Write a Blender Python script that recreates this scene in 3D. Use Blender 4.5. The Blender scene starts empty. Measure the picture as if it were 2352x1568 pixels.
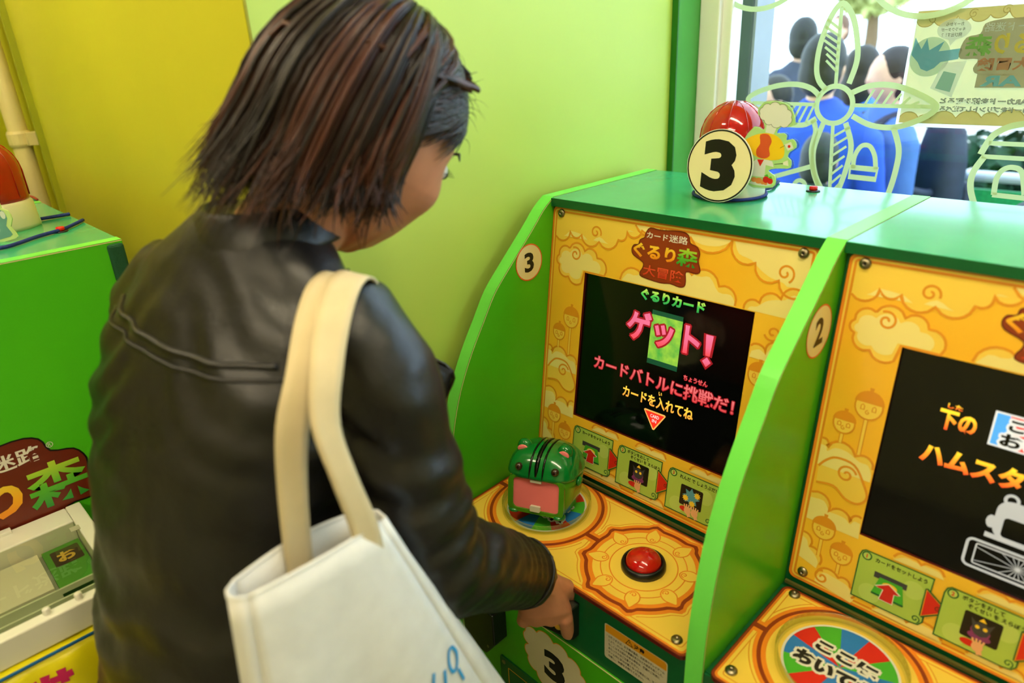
import bpy, bmesh, math, random
from mathutils import Vector, Matrix, noise
from mathutils.geometry import tessellate_polygon
from mathutils.bvhtree import BVHTree
import numpy as np
random.seed(7)
sc = bpy.context.scene
COL = sc.collection
R_ = math.radians

# ------------------------------------------------------------------ camera
cam_d = bpy.data.cameras.new('camera'); cam = bpy.data.objects.new('camera', cam_d); COL.objects.link(cam)
CR, CU, CF = Vector((.6991, .7133, -.0493)), Vector((-.2470, .3063, .9193)), Vector((-.6709, .6305, -.3903))
CR.normalize(); CF.normalize(); CU = CR.cross(CF).normalized()
cam.matrix_world = Matrix(((CR.x, CU.x, -CF.x, .7813), (CR.y, CU.y, -CF.y, -.8420), (CR.z, CU.z, -CF.z, 1.4831), (0, 0, 0, 1)))
cam_d.sensor_width = 36; cam_d.lens = 1602.96 / 2352 * 36; cam_d.clip_start = .02; cam_d.clip_end = 200
cam_d.dof.use_dof = True; cam_d.dof.focus_distance = 1.12; cam_d.dof.aperture_fstop = 2.8
sc.camera = cam

# ------------------------------------------------------------------ sky, daylight, exposure
sc.view_settings.view_transform = 'Standard'; sc.view_settings.look = 'None'
sc.view_settings.gamma = 1; sc.view_settings.use_curve_mapping = False
sc.view_settings.exposure = 0.0
w = bpy.data.worlds.new('sky'); sc.world = w; w.use_nodes = True
bg = w.node_tree.nodes['Background']; bg.inputs[0].default_value = (.62, .81, 1.0, 1); bg.inputs[1].default_value = 4.8
cy = sc.cycles; cy.max_bounces = 6; cy.diffuse_bounces = 3; cy.glossy_bounces = 3; cy.transmission_bounces = 4; cy.transparent_max_bounces = 8
cy.caustics_reflective = False; cy.caustics_refractive = False; cy.use_adaptive_sampling = True; cy.adaptive_threshold = .03
TUBE_STRENGTH = 42.5

# ------------------------------------------------------------------ helpers
def lin(c):
    o = []
    for v in c[:3]:
        v = v / 255.0
        o.append(v / 12.92 if v <= .04045 else ((v + .055) / 1.055) ** 2.4)
    return (*o, 1)
MATS = {}
def mat(name, rgb, rough=.5, metal=0, emit=0, noise_s=0, noise_a=.08, bump=0, bump_s=200, coat=0, trans=0, alpha=1, ior=1.45, spec=.5, stretch=None, two=None):
    if name in MATS: return MATS[name]
    m = bpy.data.materials.new(name); m.use_nodes = True; nt = m.node_tree; b = nt.nodes['Principled BSDF']
    c = lin(rgb)
    b.inputs['Base Color'].default_value = c; b.inputs['Roughness'].default_value = rough
    b.inputs['Metallic'].default_value = metal; b.inputs['IOR'].default_value = ior
    b.inputs['Specular IOR Level'].default_value = spec
    b.inputs['Coat Weight'].default_value = coat; b.inputs['Coat Roughness'].default_value = .06
    b.inputs['Transmission Weight'].default_value = trans; b.inputs['Alpha'].default_value = alpha
    if emit:
        b.inputs['Emission Color'].default_value = c; b.inputs['Emission Strength'].default_value = emit
        if name.startswith('screen'): m.cycles.emission_sampling = 'NONE'
    if noise_s or bump:
        tc = nt.nodes.new('ShaderNodeTexCoord'); mp = nt.nodes.new('ShaderNodeMapping')
        nt.links.new(tc.outputs['Object'], mp.inputs[0])
        if stretch: mp.inputs['Scale'].default_value = stretch
    if noise_s:
        n = nt.nodes.new('ShaderNodeTexNoise'); n.inputs['Scale'].default_value = noise_s; n.inputs['Detail'].default_value = 4
        nt.links.new(mp.outputs[0], n.inputs['Vector'])
        r = nt.nodes.new('ShaderNodeValToRGB'); k = 1 - noise_a
        c2 = lin(two) if two else tuple(min(1, x * (1 + noise_a)) for x in c[:3]) + (1,)
        r.color_ramp.elements[0].position = .3; r.color_ramp.elements[1].position = .72
        r.color_ramp.elements[0].color = c if two else (c[0] * k, c[1] * k, c[2] * k, 1); r.color_ramp.elements[1].color = c2
        nt.links.new(n.outputs[0], r.inputs[0]); nt.links.new(r.outputs[0], b.inputs['Base Color'])
        if emit: nt.links.new(r.outputs[0], b.inputs['Emission Color'])
    if bump:
        n2 = nt.nodes.new('ShaderNodeTexNoise'); n2.inputs['Scale'].default_value = bump_s; n2.inputs['Detail'].default_value = 3
        nt.links.new(mp.outputs[0], n2.inputs['Vector'])
        bp = nt.nodes.new('ShaderNodeBump'); bp.inputs['Strength'].default_value = bump; bp.inputs['Distance'].default_value = .004
        nt.links.new(n2.outputs[0], bp.inputs['Height']); nt.links.new(bp.outputs[0], b.inputs['Normal'])
    MATS[name] = m; return m
def gmat(name, stops, rough=.5, emit=0):
    """colour from the mesh's own print coordinate g (0 bottom of the lettering, 1 top)"""
    if name in MATS: return MATS[name]
    m = bpy.data.materials.new(name); m.use_nodes = True; nt = m.node_tree; b = nt.nodes['Principled BSDF']
    a = nt.nodes.new('ShaderNodeAttribute'); a.attribute_name = 'g'
    r = nt.nodes.new('ShaderNodeValToRGB'); e = r.color_ramp.elements
    while len(e) < len(stops): e.new(.5)
    for k, (p, c) in enumerate(stops): e[k].position = p; e[k].color = lin(c)
    nt.links.new(a.outputs['Fac'], r.inputs[0]); nt.links.new(r.outputs[0], b.inputs['Base Color'])
    b.inputs['Roughness'].default_value = rough
    if emit:
        nt.links.new(r.outputs[0], b.inputs['Emission Color']); b.inputs['Emission Strength'].default_value = emit; m.cycles.emission_sampling = 'NONE'
    MATS[name] = m; return m
def thin_glass(name, tint=(255, 255, 255), gloss=.06, rough=.02):
    m = bpy.data.materials.new(name); m.use_nodes = True; nt = m.node_tree; nt.nodes.clear()
    o = nt.nodes.new('ShaderNodeOutputMaterial'); t = nt.nodes.new('ShaderNodeBsdfTransparent'); g = nt.nodes.new('ShaderNodeBsdfGlossy')
    t.inputs[0].default_value = lin(tint); g.inputs['Roughness'].default_value = rough
    lw = nt.nodes.new('ShaderNodeLayerWeight'); lw.inputs[0].default_value = .5
    pw = nt.nodes.new('ShaderNodeMath'); pw.operation = 'POWER'; pw.inputs[1].default_value = 4; nt.links.new(lw.outputs['Facing'], pw.inputs[0])
    fr = nt.nodes.new('ShaderNodeMath'); fr.operation = 'MULTIPLY_ADD'; fr.inputs[1].default_value = .6; fr.inputs[2].default_value = gloss; nt.links.new(pw.outputs[0], fr.inputs[0])
    mx = nt.nodes.new('ShaderNodeMixShader'); nt.links.new(fr.outputs[0], mx.inputs[0])
    nt.links.new(t.outputs[0], mx.inputs[1]); nt.links.new(g.outputs[0], mx.inputs[2]); nt.links.new(mx.outputs[0], o.inputs[0])
    MATS[name] = m; return m

def mesh_obj(name, verts, faces, m=None, parent=None, smooth=False, g=None, bevel=0):
    me = bpy.data.meshes.new(name); me.from_pydata([tuple(v) for v in verts], [], [tuple(f) for f in faces]); me.update()
    if m: me.materials.append(m)
    if smooth: me.polygons.foreach_set('use_smooth', [True] * len(me.polygons))
    if g is not None:
        at = me.attributes.new('g', 'FLOAT', 'POINT'); at.data.foreach_set('value', g)
    o = bpy.data.objects.new(name, me); COL.objects.link(o)
    if parent: o.parent = parent; o.matrix_parent_inverse = Matrix.Translation(-parent_loc(parent))
    if bevel:
        md = o.modifiers.new('bevel', 'BEVEL'); md.width = bevel; md.segments = 2; md.limit_method = 'ANGLE'; md.angle_limit = R_(35)
        md.harden_normals = False
    return o
def parent_loc(p):
    return Vector(p.location) if p.type == 'EMPTY' else Vector((0, 0, 0))
def tag(o, label=None, cat=None, group=None, kind=None):
    if label: o['label'] = label
    if cat: o['category'] = cat
    if group: o['group'] = group
    if kind: o['kind'] = kind
    return o
def thing(name, label, cat, loc=(0, 0, 0), group=None):
    o = bpy.data.objects.new(name, None); COL.objects.link(o); o.location = loc; o.empty_display_size = .05
    return tag(o, label, cat, group)

class MB:
    def __init__(s): s.v = []; s.f = []
    def add(s, vs, fs):
        n = len(s.v); s.v += [Vector(v) for v in vs]; s.f += [tuple(i + n for i in f) for f in fs]; return s
    def box(s, x0, x1, y0, y1, z0, z1, M=None):
        vs = [Vector((x, y, z)) for x in (x0, x1) for y in (y0, y1) for z in (z0, z1)]
        if M: vs = [M @ v for v in vs]
        return s.add(vs, [(0, 1, 3, 2), (4, 6, 7, 5), (0, 4, 5, 1), (2, 3, 7, 6), (0, 2, 6, 4), (1, 5, 7, 3)])
    def lathe(s, prof, n=32, M=None, close=True):
        """prof: (r, z) list"""
        vs = []; fs = []
        for r, z in prof:
            for k in range(n):
                a = 2 * math.pi * k / n; v = Vector((r * math.cos(a), r * math.sin(a), z)); vs.append(M @ v if M else v)
        for i in range(len(prof) - 1):
            for k in range(n): fs.append((i * n + k, i * n + (k + 1) % n, (i + 1) * n + (k + 1) % n, (i + 1) * n + k))
        if close: fs.append(tuple(range(n))[::-1]); fs.append(tuple((len(prof) - 1) * n + k for k in range(n)))
        return s.add(vs, fs)
    def tube(s, pts, rad, n=8, cap=True, flat=None):
        pts = [Vector(p) for p in pts]; rads = rad if isinstance(rad, (list, tuple)) else [rad] * len(pts)
        up = None; vs = []; fs = []
        for i, p in enumerate(pts):
            t = (pts[min(i + 1, len(pts) - 1)] - pts[max(i - 1, 0)]).normalized()
            if up is None:
                up = Vector((0, 0, 1)) if abs(t.z) < .9 else Vector((1, 0, 0))
            a = t.cross(up).normalized(); up = a.cross(t).normalized()
            for k in range(n):
                an = 2 * math.pi * k / n; vs.append(p + (a * math.cos(an) + up * math.sin(an)) * rads[i])
        for i in range(len(pts) - 1):
            for k in range(n): fs.append((i * n + k, i * n + (k + 1) % n, (i + 1) * n + (k + 1) % n, (i + 1) * n + k))
        if cap: fs.append(tuple(range(n))[::-1]); fs.append(tuple((len(pts) - 1) * n + k for k in range(n)))
        return s.add(vs, fs)
    def rings(s, rings, cap=True):
        n = len(rings[0]); vs = [v for r in rings for v in r]; fs = []
        for i in range(len(rings) - 1):
            for k in range(n): fs.append((i * n + k, i * n + (k + 1) % n, (i + 1) * n + (k + 1) % n, (i + 1) * n + k))
        if cap: fs.append(tuple(range(n))[::-1]); fs.append(tuple((len(rings) - 1) * n + k for k in range(n)))
        return s.add(vs, fs)
    def prism(s, poly, fn, h0, h1):
        """2-D polygon extruded; fn(u, v, h) -> xyz"""
        n = len(poly); tri = tessellate_polygon([[Vector((p[0], p[1], 0)) for p in poly]])
        vs = [fn(p[0], p[1], h0) for p in poly] + [fn(p[0], p[1], h1) for p in poly]
        fs = [tuple(t)[::-1] for t in tri] + [tuple(i + n for i in t) for t in tri] + [(i, (i + 1) % n, n + (i + 1) % n, n + i) for i in range(n)]
        return s.add(vs, fs)
    def build(s, name, m, parent=None, smooth=False, bevel=0):
        o = mesh_obj(name, s.v, s.f, m, parent, smooth, bevel=bevel)
        bm = bmesh.new(); bm.from_mesh(o.data); bmesh.ops.recalc_face_normals(bm, faces=bm.faces); bm.to_mesh(o.data); bm.free()
        return o

# ---- 2-D print helpers: everything is collected as (verts2d, faces, g)
class Flat:
    def __init__(s): s.v = []; s.f = []; s.g = []; s.h = []; s.n = 0
    def add(s, vs, fs, g=None):
        n = len(s.v); s.v += [tuple(v) for v in vs]; s.f += [tuple(i + n for i in f) for f in fs]; s.g += g if g else [0.5] * len(vs)
        s.h += [(s.n % 16) * .006] * len(vs); s.n += 1; return s      # shapes that overlap lie a few microns apart, like layers of ink
    def poly(s, pts, holes=()):
        loops = [[Vector((p[0], p[1], 0)) for p in pts]] + [[Vector((p[0], p[1], 0)) for p in h] for h in holes]
        tri = tessellate_polygon(loops); al = [p for l in loops for p in l]
        ys = [p.y for p in al]; y0, y1 = min(ys), max(ys); d = max(1e-9, y1 - y0)
        return s.add([(p.x, p.y) for p in al], [tuple(t) for t in tri], [(p.y - y0) / d for p in al])
    def stroke(s, pts, w, closed=False):
        n = len(pts); vs = []; fs = []
        P = [Vector((p[0], p[1])) for p in pts]
        for i in range(n):
            a = P[(i - 1) % n] if (closed or i > 0) else P[i]; b = P[(i + 1) % n] if (closed or i < n - 1) else P[i]
            d = (b - a); d = d.normalized() if d.length > 1e-9 else Vector((1, 0)); nn = Vector((-d.y, d.x)) * w / 2
            k = 1
            if (closed or 0 < i < n - 1):
                d1 = (P[i] - a); d2 = (b - P[i])
                if d1.length > 1e-9 and d2.length > 1e-9:
                    k = min(2.0, 1 / max(.3, math.sqrt(max(.01, (1 + d1.normalized().dot(d2.normalized())) / 2))))
            vs += [P[i] + nn * k, P[i] - nn * k]
        m = n if closed else n - 1
        for i in range(m):
            j = (i + 1) % n; fs.append((2 * i, 2 * i + 1, 2 * j + 1, 2 * j))
        return s.add(vs, fs)
    def text(s, body, u0, u1, v0, v1, bold=0, keep=False, mirror=False, skew=0, ref=None):
        vs, fs = text_mesh(body, bold)
        rv = vs if ref is None else text_mesh(body, ref)[0]
        xs = [v[0] for v in rv]; ys = [v[1] for v in rv]; a, b, c, d = min(xs), max(xs), min(ys), max(ys)
        su = (u1 - u0) / max(1e-9, b - a); sv = (v1 - v0) / max(1e-9, d - c)
        if keep:
            k = min(abs(su), abs(sv)); mu, mv = (u0 + u1) / 2, (v0 + v1) / 2
            u0, u1 = mu - k * (b - a) / 2, mu + k * (b - a) / 2; v0 = mv - k * (d - c) / 2; su = sv = k
        out = []; g = []
        for x, y in vs:
            tx = (x - a) * su; tx = (u1 - u0) - tx if mirror else tx
            yy = (y - c) * sv
            out.append((u0 + tx + skew * yy, v0 + yy)); g.append((y - c) / max(1e-9, d - c))
        return s.add(out, fs, g)
    def text_edge(s, body, u0, u1, v0, v1, bold, w_):
        """outline of lettering: strips of width w_ along every contour edge"""
        t = Flat().text(body, u0, u1, v0, v1, bold); cnt = {}
        for f in t.f:
            for i in range(len(f)):
                e = (f[i], f[(i + 1) % len(f)]); k = (min(e), max(e)); cnt[k] = cnt.get(k, 0) + 1
        for (a, b), n in cnt.items():
            if n != 1: continue
            A, B = Vector(t.v[a]), Vector(t.v[b]); d = B - A
            if d.length < 1e-6: continue
            d = d.normalized(); A = A - d * w_ * .42; B = B + d * w_ * .42; nn = Vector((-d.y, d.x)) * w_
            s.add([A + nn, A - nn, B - nn, B + nn], [(0, 1, 2, 3)])
        return s
    def new(s):
        s.cuts = getattr(s, 'cuts', []) + [(len(s.v), len(s.f))]; return s
    def pieces(s, name, frame, h, m, parent=None, dh=.004):
        cuts = sorted(set(getattr(s, 'cuts', []) + [(0, 0)])) + [(len(s.v), len(s.f))]; o = None
        for (v0, f0), (v1, f1) in zip(cuts[:-1], cuts[1:]):
            if f1 > f0: o = mesh_obj(name, [frame(u, v, h + e) for (u, v), e in zip(s.v[v0:v1], s.h[v0:v1])], [tuple(i - v0 for i in f) for f in s.f[f0:f1]], m, parent, g=s.g[v0:v1]); h += dh
        return o
    def build(s, name, frame, h, m, parent=None):
        if hasattr(s, 'cuts'): return s.pieces(name, frame, h, m, parent)
        return mesh_obj(name, [frame(u, v, h + e) for (u, v), e in zip(s.v, s.h)], s.f, m, parent, g=s.g)
_TX = {}
def text_mesh(body, bold=0):
    k = (body, round(bold, 4))
    if k not in _TX:
        cu = bpy.data.curves.new('t', 'FONT'); cu.body = body; cu.size = 1; cu.offset = bold; cu.resolution_u = 3; cu.fill_mode = 'FRONT'
        o = bpy.data.objects.new('t', cu); COL.objects.link(o)
        dg = bpy.context.evaluated_depsgraph_get(); me = bpy.data.meshes.new_from_object(o.evaluated_get(dg))
        vs = [(v.co.x, v.co.y) for v in me.vertices]; fs = [tuple(p.vertices) for p in me.polygons]
        bpy.data.objects.remove(o); bpy.data.curves.remove(cu); bpy.data.meshes.remove(me); _TX[k] = (vs, fs)
    return _TX[k]
def frame(o, u, v, sc_=.001):
    o, u, v = Vector(o), Vector(u).normalized(), Vector(v).normalized(); n = u.cross(v)
    return lambda a, b, h=0: o + (u * a + v * b + n * h) * sc_
def circ(cu, cv, r, n=28, a0=0, a1=360, rv=None):
    rv = r if rv is None else rv; full = abs(a1 - a0) >= 360
    m = n if full else n + 1
    return [(cu + r * math.cos(R_(a0 + (a1 - a0) * k / n)), cv + rv * math.sin(R_(a0 + (a1 - a0) * k / n))) for k in range(m)]
def rrect(u0, u1, v0, v1, r, n=5):
    o = []
    for cx, cy, a in ((u1 - r, v1 - r, 0), (u0 + r, v1 - r, 90), (u0 + r, v0 + r, 180), (u1 - r, v0 + r, 270)):
        o += [(cx + r * math.cos(R_(a + 90 * k / n)), cy + r * math.sin(R_(a + 90 * k / n))) for k in range(n + 1)]
    return o
def spiral(cu, cv, r, turns=1.6, a0=0, n=26, d=1, r1=.15):
    return [(cu + r * (1 - (1 - r1) * k / n) * math.cos(R_(a0) + d * 2 * math.pi * turns * k / n), cv + r * (1 - (1 - r1) * k / n) * math.sin(R_(a0) + d * 2 * math.pi * turns * k / n)) for k in range(n + 1)]
def scallop(cusps, bulge=.32, side=1, n=7):
    """cloud outline: arcs between cusps, bulging to one side"""
    o = []
    for (x0, y0), (x1, y1) in zip(cusps[:-1], cusps[1:]):
        dx, dy = x1 - x0, y1 - y0
        for k in range(n):
            t = k / n; h = 4 * t * (1 - t); h = h ** .72
            o.append((x0 + dx * t - side * dy * bulge * h, y0 + dy * t + side * dx * bulge * h))
    return o + [cusps[-1]]
def smooth_path(pts, n=6, closed=False):
    P = [Vector(p) for p in pts]; m = len(P); o = []
    rng = range(m if closed else m - 1)
    for i in rng:
        p0 = P[(i - 1) % m] if (closed or i > 0) else P[i]; p1 = P[i]; p2 = P[(i + 1) % m]; p3 = P[(i + 2) % m] if (closed or i + 2 < m) else p2
        for k in range(n):
            t = k / n
            o.append(.5 * ((2 * p1) + (p2 - p0) * t + (2 * p0 - 5 * p1 + 4 * p2 - p3) * t * t + (3 * p1 - p0 - 3 * p2 + p3) * t ** 3))
    if not closed: o.append(P[-1])
    return [tuple(v) for v in o]
# ------------------------------------------------------------------ the room
YW, YG = .406, .50          # inner face of the window wall, plane of the glass
LIME = mat('wall paint daylit lime', (184, 210, 88), .42, noise_s=2.2, noise_a=.05, bump=.05, bump_s=60)  # wall paint with the cool window daylight put into its tint
YEL = mat('wall paint warm lit yellow', (208, 204, 52), .40, noise_s=2.5, noise_a=.06, bump=.05, bump_s=60)  # same paint as LIME, tinted yellower for the warm indoor light
CEIL = mat('white ceiling paint', (225, 222, 205), .8, noise_s=3, noise_a=.03)
def struct(name, mb, m, parent=None, bevel=0):
    o = mb.build(name, m, parent, bevel=bevel)
    if not parent: o['kind'] = 'structure'
    return o
struct('floor', MB().box(-1.75, 2.6, -3.2, .62, -.05, 0), mat('grey floor vinyl', (128, 124, 112), .35, noise_s=9, noise_a=.15))
struct('ceiling', MB().box(-1.75, 2.6, -3.2, .62, 2.55, 2.6), CEIL)
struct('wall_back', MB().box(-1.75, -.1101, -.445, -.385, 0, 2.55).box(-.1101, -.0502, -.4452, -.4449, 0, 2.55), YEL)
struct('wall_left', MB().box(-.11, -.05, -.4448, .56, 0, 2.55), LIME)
struct('wall_west', MB().box(-1.75, -1.52, -3.2, -.385, 0, 2.55), mat('olive wall paint', (176, 178, 20), .45, noise_s=2, noise_a=.06))
struct('wall_rear', MB().box(-1.75, 2.6, -3.26, -3.2, 0, 2.55), mat('cream rear wall', (214, 206, 150), .7, noise_s=2, noise_a=.05))
struct('wall_right', MB().box(2.54, 2.6, -3.2, .62, 0, 2.55), mat('cream right wall', (222, 214, 165), .7, noise_s=2, noise_a=.05))
# window wall: parapet under the glass, strip over it
GRN = mat('glossy green window board', (70, 158, 70), .16, noise_s=8, noise_a=.06)
DKG = mat('shaded green window edge', (22, 105, 22), .45, noise_s=8, noise_a=.06)  # end face of the green board, its shade put into the colour
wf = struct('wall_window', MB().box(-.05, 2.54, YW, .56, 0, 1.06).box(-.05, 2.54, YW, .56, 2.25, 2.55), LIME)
win = thing('window_1', None, None); win['kind'] = 'structure'; del_keys = None
MB().box(-.05, -.037, YW, .515, 1.06, 2.25).build('reveal_board', GRN, win)
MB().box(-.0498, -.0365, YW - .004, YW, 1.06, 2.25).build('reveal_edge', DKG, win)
WHT = mat('white window frame', (238, 240, 236), .35, noise_s=6, noise_a=.03)
fr = MB().box(-.037, .006, .478, .53, 1.06, 2.25).box(.004, .026, .490, .53, 1.06, 2.25)
fr.build('frame_jamb', WHT, win, bevel=.003)
MB().box(.026, 2.54, .488, .53, 1.06, 1.10).box(.026, 2.54, .488, .53, 2.2, 2.25).box(2.40, 2.46, .488, .53, 1.1, 2.2).build('frame_rail', WHT, win, bevel=.003)
GLASS = thin_glass('window glass', (246, 251, 250))
mesh_obj('pane', [(.02, YG, 1.09), (2.45, YG, 1.09), (2.45, YG, 2.21), (.02, YG, 2.21)], [(0, 1, 2, 3)], GLASS, win)
# joint line of the two sheets of wall covering at the outer corner
t1 = struct('trim_1', MB().box(-.0515, -.0488, -.4466, -.4436, 0, 2.55), mat('olive corner joint', (150, 148, 20), .6, noise_s=20))
# downpipe in the corner with a bracket
pipe = thing('wall_pipe', 'cream vertical pipe with a clip in the yellow wall corner', 'pipe', (-1.270, -.482, 0))
PIPE = mat('cream painted pipe', (222, 205, 140), .4, noise_s=14, noise_a=.06)
MB().lathe([(.021, 0.0), (.021, 2.55)], 20, Matrix.Translation((-1.270, -.482, 0))).build('pipe_body', PIPE, pipe, True)
MB().lathe([(.0235, 1.318), (.026, 1.324), (.026, 1.348), (.0235, 1.354)], 20, Matrix.Translation((-1.270, -.482, 0))).box(-1.270, -1.222, -.475, -.447, 1.322, 1.350).build('pipe_clip', PIPE, pipe)
MB().box(-1.212, -1.200, -.459, -.445, 0, 2.55).build('cover_strip', mat('olive cable strip', (150, 155, 20), .5, noise_s=10), pipe)
# ceiling light fittings: two rows of warm fluorescent tubes
TUBE = mat('fluorescent tube', (255, 238, 206), .4, emit=TUBE_STRENGTH)
FIT = mat('light fitting white', (235, 235, 225), .5, noise_s=10, noise_a=.03)
for k, (lx, ly) in enumerate(((.85, -.48), (-.60, -1.15), (.95, -1.9))):
    l = thing('ceiling_light', ['white batten with two warm tubes over the cabinets by the window', 'white batten with two warm tubes over the row by the yellow wall', 'white batten with two warm tubes at the rear'][k], 'light', (lx, ly, 2.55), 'ceiling battens')
    MB().box(lx - .62, lx + .62, ly - .07, ly + .07, 2.50, 2.55).build('housing', FIT, l, bevel=.004)
    for s in (-1, 1):
        MB().lathe([(.016, -.6), (.016, .6)], 14, Matrix.Translation((lx, ly + s * .045, 2.478)) @ Matrix.Rotation(R_(90), 4, 'Y')).build('tube', TUBE, l, True)
# ------------------------------------------------------------------ card game cabinets
W_IN, T_P, ZT, YB = .450, .0236, 1.25, .297
SIDE = mat('lime green cabinet laminate', (72, 178, 24), .30, noise_s=5, noise_a=.05)
EDGE = mat('lit lime edge banding', (114, 228, 86), .35, noise_s=8, noise_a=.04)  # brighter than SIDE: light falling on the edge is put into the colour
CREAM = mat('cream edge line', (226, 214, 150), .5, noise_s=30)
TOPG = mat('glossy green top laminate', (58, 168, 112), .20, noise_s=14, noise_a=.05, coat=.15)
DARKG = mat('dark green laminate', (8, 92, 44), .35, noise_s=7, noise_a=.07)
BOLT = mat('brushed steel bolt', (150, 140, 115), .34, metal=1, noise_s=60, noise_a=.1)
BOLTH = mat('bolt socket shadow', (40, 28, 20), .6, noise_s=30)
P_ORANGE = mat('print orange', (240, 138, 34), .32, noise_s=9, noise_a=.04, coat=.2)
P_AMBER = mat('print amber', (252, 184, 34), .30, noise_s=3, noise_a=.10, coat=.2, two=(254, 204, 60))
P_YEL = mat('print yellow', (255, 212, 82), .30, noise_s=5, noise_a=.05, coat=.2)
P_PALE = mat('print pale yellow', (250, 230, 142), .30, noise_s=5, noise_a=.04, coat=.2)
P_LINE = mat('print ochre line', (232, 152, 34), .32, noise_s=9, noise_a=.04, coat=.2)
P_BROWN = mat('print brown', (140, 52, 18), .32, noise_s=9, noise_a=.06, coat=.2)
P_RIM = mat('dark red acrylic rim', (96, 26, 16), .25, noise_s=9)
P_MAROON = mat('print maroon', (104, 34, 16), .35, noise_s=9)
P_WHITE = mat('print white', (236, 230, 214), .35, noise_s=9, noise_a=.03)
P_BLACK = mat('print black', (18, 16, 14), .35, noise_s=9)
P_RED = mat('print red', (206, 36, 24), .32, noise_s=9, noise_a=.05)
P_BLUE = mat('print blue', (38, 118, 190), .32, noise_s=9, noise_a=.05)
P_GREEN = mat('print leaf green', (70, 172, 44), .32, noise_s=9, noise_a=.05)
P_CARD = mat('print card green', (172, 200, 84), .32, noise_s=12, noise_a=.06)
P_CARD2 = mat('print card green light', (186, 210, 104), .32, noise_s=12, noise_a=.04)
P_DKG = mat('print dark green', (12, 92, 42), .32, noise_s=9)
P_SKIN = mat('print skin tone', (236, 178, 128), .35, noise_s=9)
P_GREY = mat('print dark grey', (62, 62, 66), .35, noise_s=9)
P_PURPLE = mat('print purple', (130, 50, 110), .35, noise_s=9)
P_SKY = mat('print water blue', (78, 150, 178), .35, noise_s=9)
P_SUN = mat('print sun yellow', (248, 206, 50), .35, noise_s=9)
P_CREAM = mat('print cream disc', (236, 222, 164), .4, noise_s=9, noise_a=.03)
G_GURU = gmat('print logo yellow', [(0, (240, 138, 24)), (.45, (250, 178, 34)), (1, (250, 214, 60))], .35)
G_MORI = gmat('print logo green', [(0, (36, 140, 48)), (.5, (92, 182, 44)), (1, (190, 220, 60))], .35)
G_DAI = gmat('print logo red', [(0, (206, 54, 30)), (1, (232, 90, 56))], .35)
SCREEN = mat('black screen glass', (7, 8, 8), .07, noise_s=4, noise_a=.2)
E_GREEN = gmat('screen green', [(0, (30, 130, 70)), (.5, (60, 170, 70)), (1, (190, 216, 90))], emit=.75)
E_PINK = gmat('screen pink', [(0, (236, 70, 84)), (.4, (216, 98, 144)), (1, (220, 110, 160))], emit=.62)
E_ROSE = gmat('screen rose', [(0, (206, 64, 74)), (1, (220, 118, 130))], emit=.6)
E_DRED = mat('screen dark red glow', (136, 12, 28), emit=.8, noise_s=5)
E_GOLD = gmat('screen gold', [(0, (232, 150, 60)), (1, (238, 206, 76))], emit=.75)
E_FIRE = gmat('screen fire', [(0, (226, 70, 30)), (.5, (240, 150, 40)), (1, (244, 214, 50))], emit=.75)
E_RED = mat('screen red', (226, 40, 26), emit=.8, noise_s=5)
E_WHITE = mat('screen white', (206, 210, 216), emit=.75, noise_s=5)
E_TAN = mat('screen tan line', (226, 170, 90), emit=.75, noise_s=5)
E_PACK = mat('screen pack green', (62, 158, 66), emit=.6, noise_s=60, two=(150, 196, 70))
E_PACKD = mat('screen pack dark', (14, 74, 50), emit=.5, noise_s=60)
E_BLUE = mat('screen blue', (70, 150, 226), emit=.75, noise_s=5)
E_GRN2 = mat('screen bright green', (70, 196, 80), emit=.75, noise_s=5)
E_BLACK = mat('screen black ink', (10, 10, 10), .1, noise_s=5)
ACRYL = thin_glass('clear acrylic', (236, 240, 226))

PROFILE = smooth_path([(.003, ZT), (-.022, 1.233), (-.051, 1.205), (-.115, 1.147), (-.142, 1.120), (-.167, 1.083), (-.198, 1.036), (-.225, .984), (-.243, .933), (-.2525, .892), (-.259, .854), (-.2635, .813), (-.265, .776), (-.2655, .740)], 3)
def side_panel(x0, x1, root):
    poly = [(YB, ZT)] + PROFILE + [(-.2655, 0), (YB, 0)]
    p = MB().prism(poly, lambda u, v, h: Vector((h, u, v)), x0, x1).build('side_panel', SIDE, root)
    n = len(PROFILE); path = [(YB, ZT)] + PROFILE + [(-.2655, 0)]
    vs = []; fs = []
    for u, v in path: vs += [(x0, u, v), (x1, u, v)]
    # edge banding sits half a millimetre proud of the board's edge
    off = []
    for i in range(len(path)):
        a = Vector(path[max(0, i - 1)]); b = Vector(path[min(len(path) - 1, i + 1)]); d = (b - a).normalized(); off.append(Vector((d.y, -d.x)) * .0006)
    vs = []
    for (u, v), o in zip(path, off):
        vs += [(x0, u + o.x, v + o.y), (x1, u + o.x, v + o.y)]
    fs = [(2 * i, 2 * i + 1, 2 * i + 3, 2 * i + 2) for i in range(len(path) - 1)]
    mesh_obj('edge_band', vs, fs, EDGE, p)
    for xs, s in ((x1, 1), (x0, -1)):
        fl = Flat(); fl.stroke([(u + .0007 * (1 if i else 0), v - (.0007 if i == 0 else .0004)) for i, (u, v) in enumerate(path)], .0013)
        fl.h = [0] * len(fl.v); fl.build('edge_line', (lambda xx: (lambda u, v, h=0: Vector((xx, u, v))))(xs + s * .0003), 0, CREAM, p)
    return p
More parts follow.
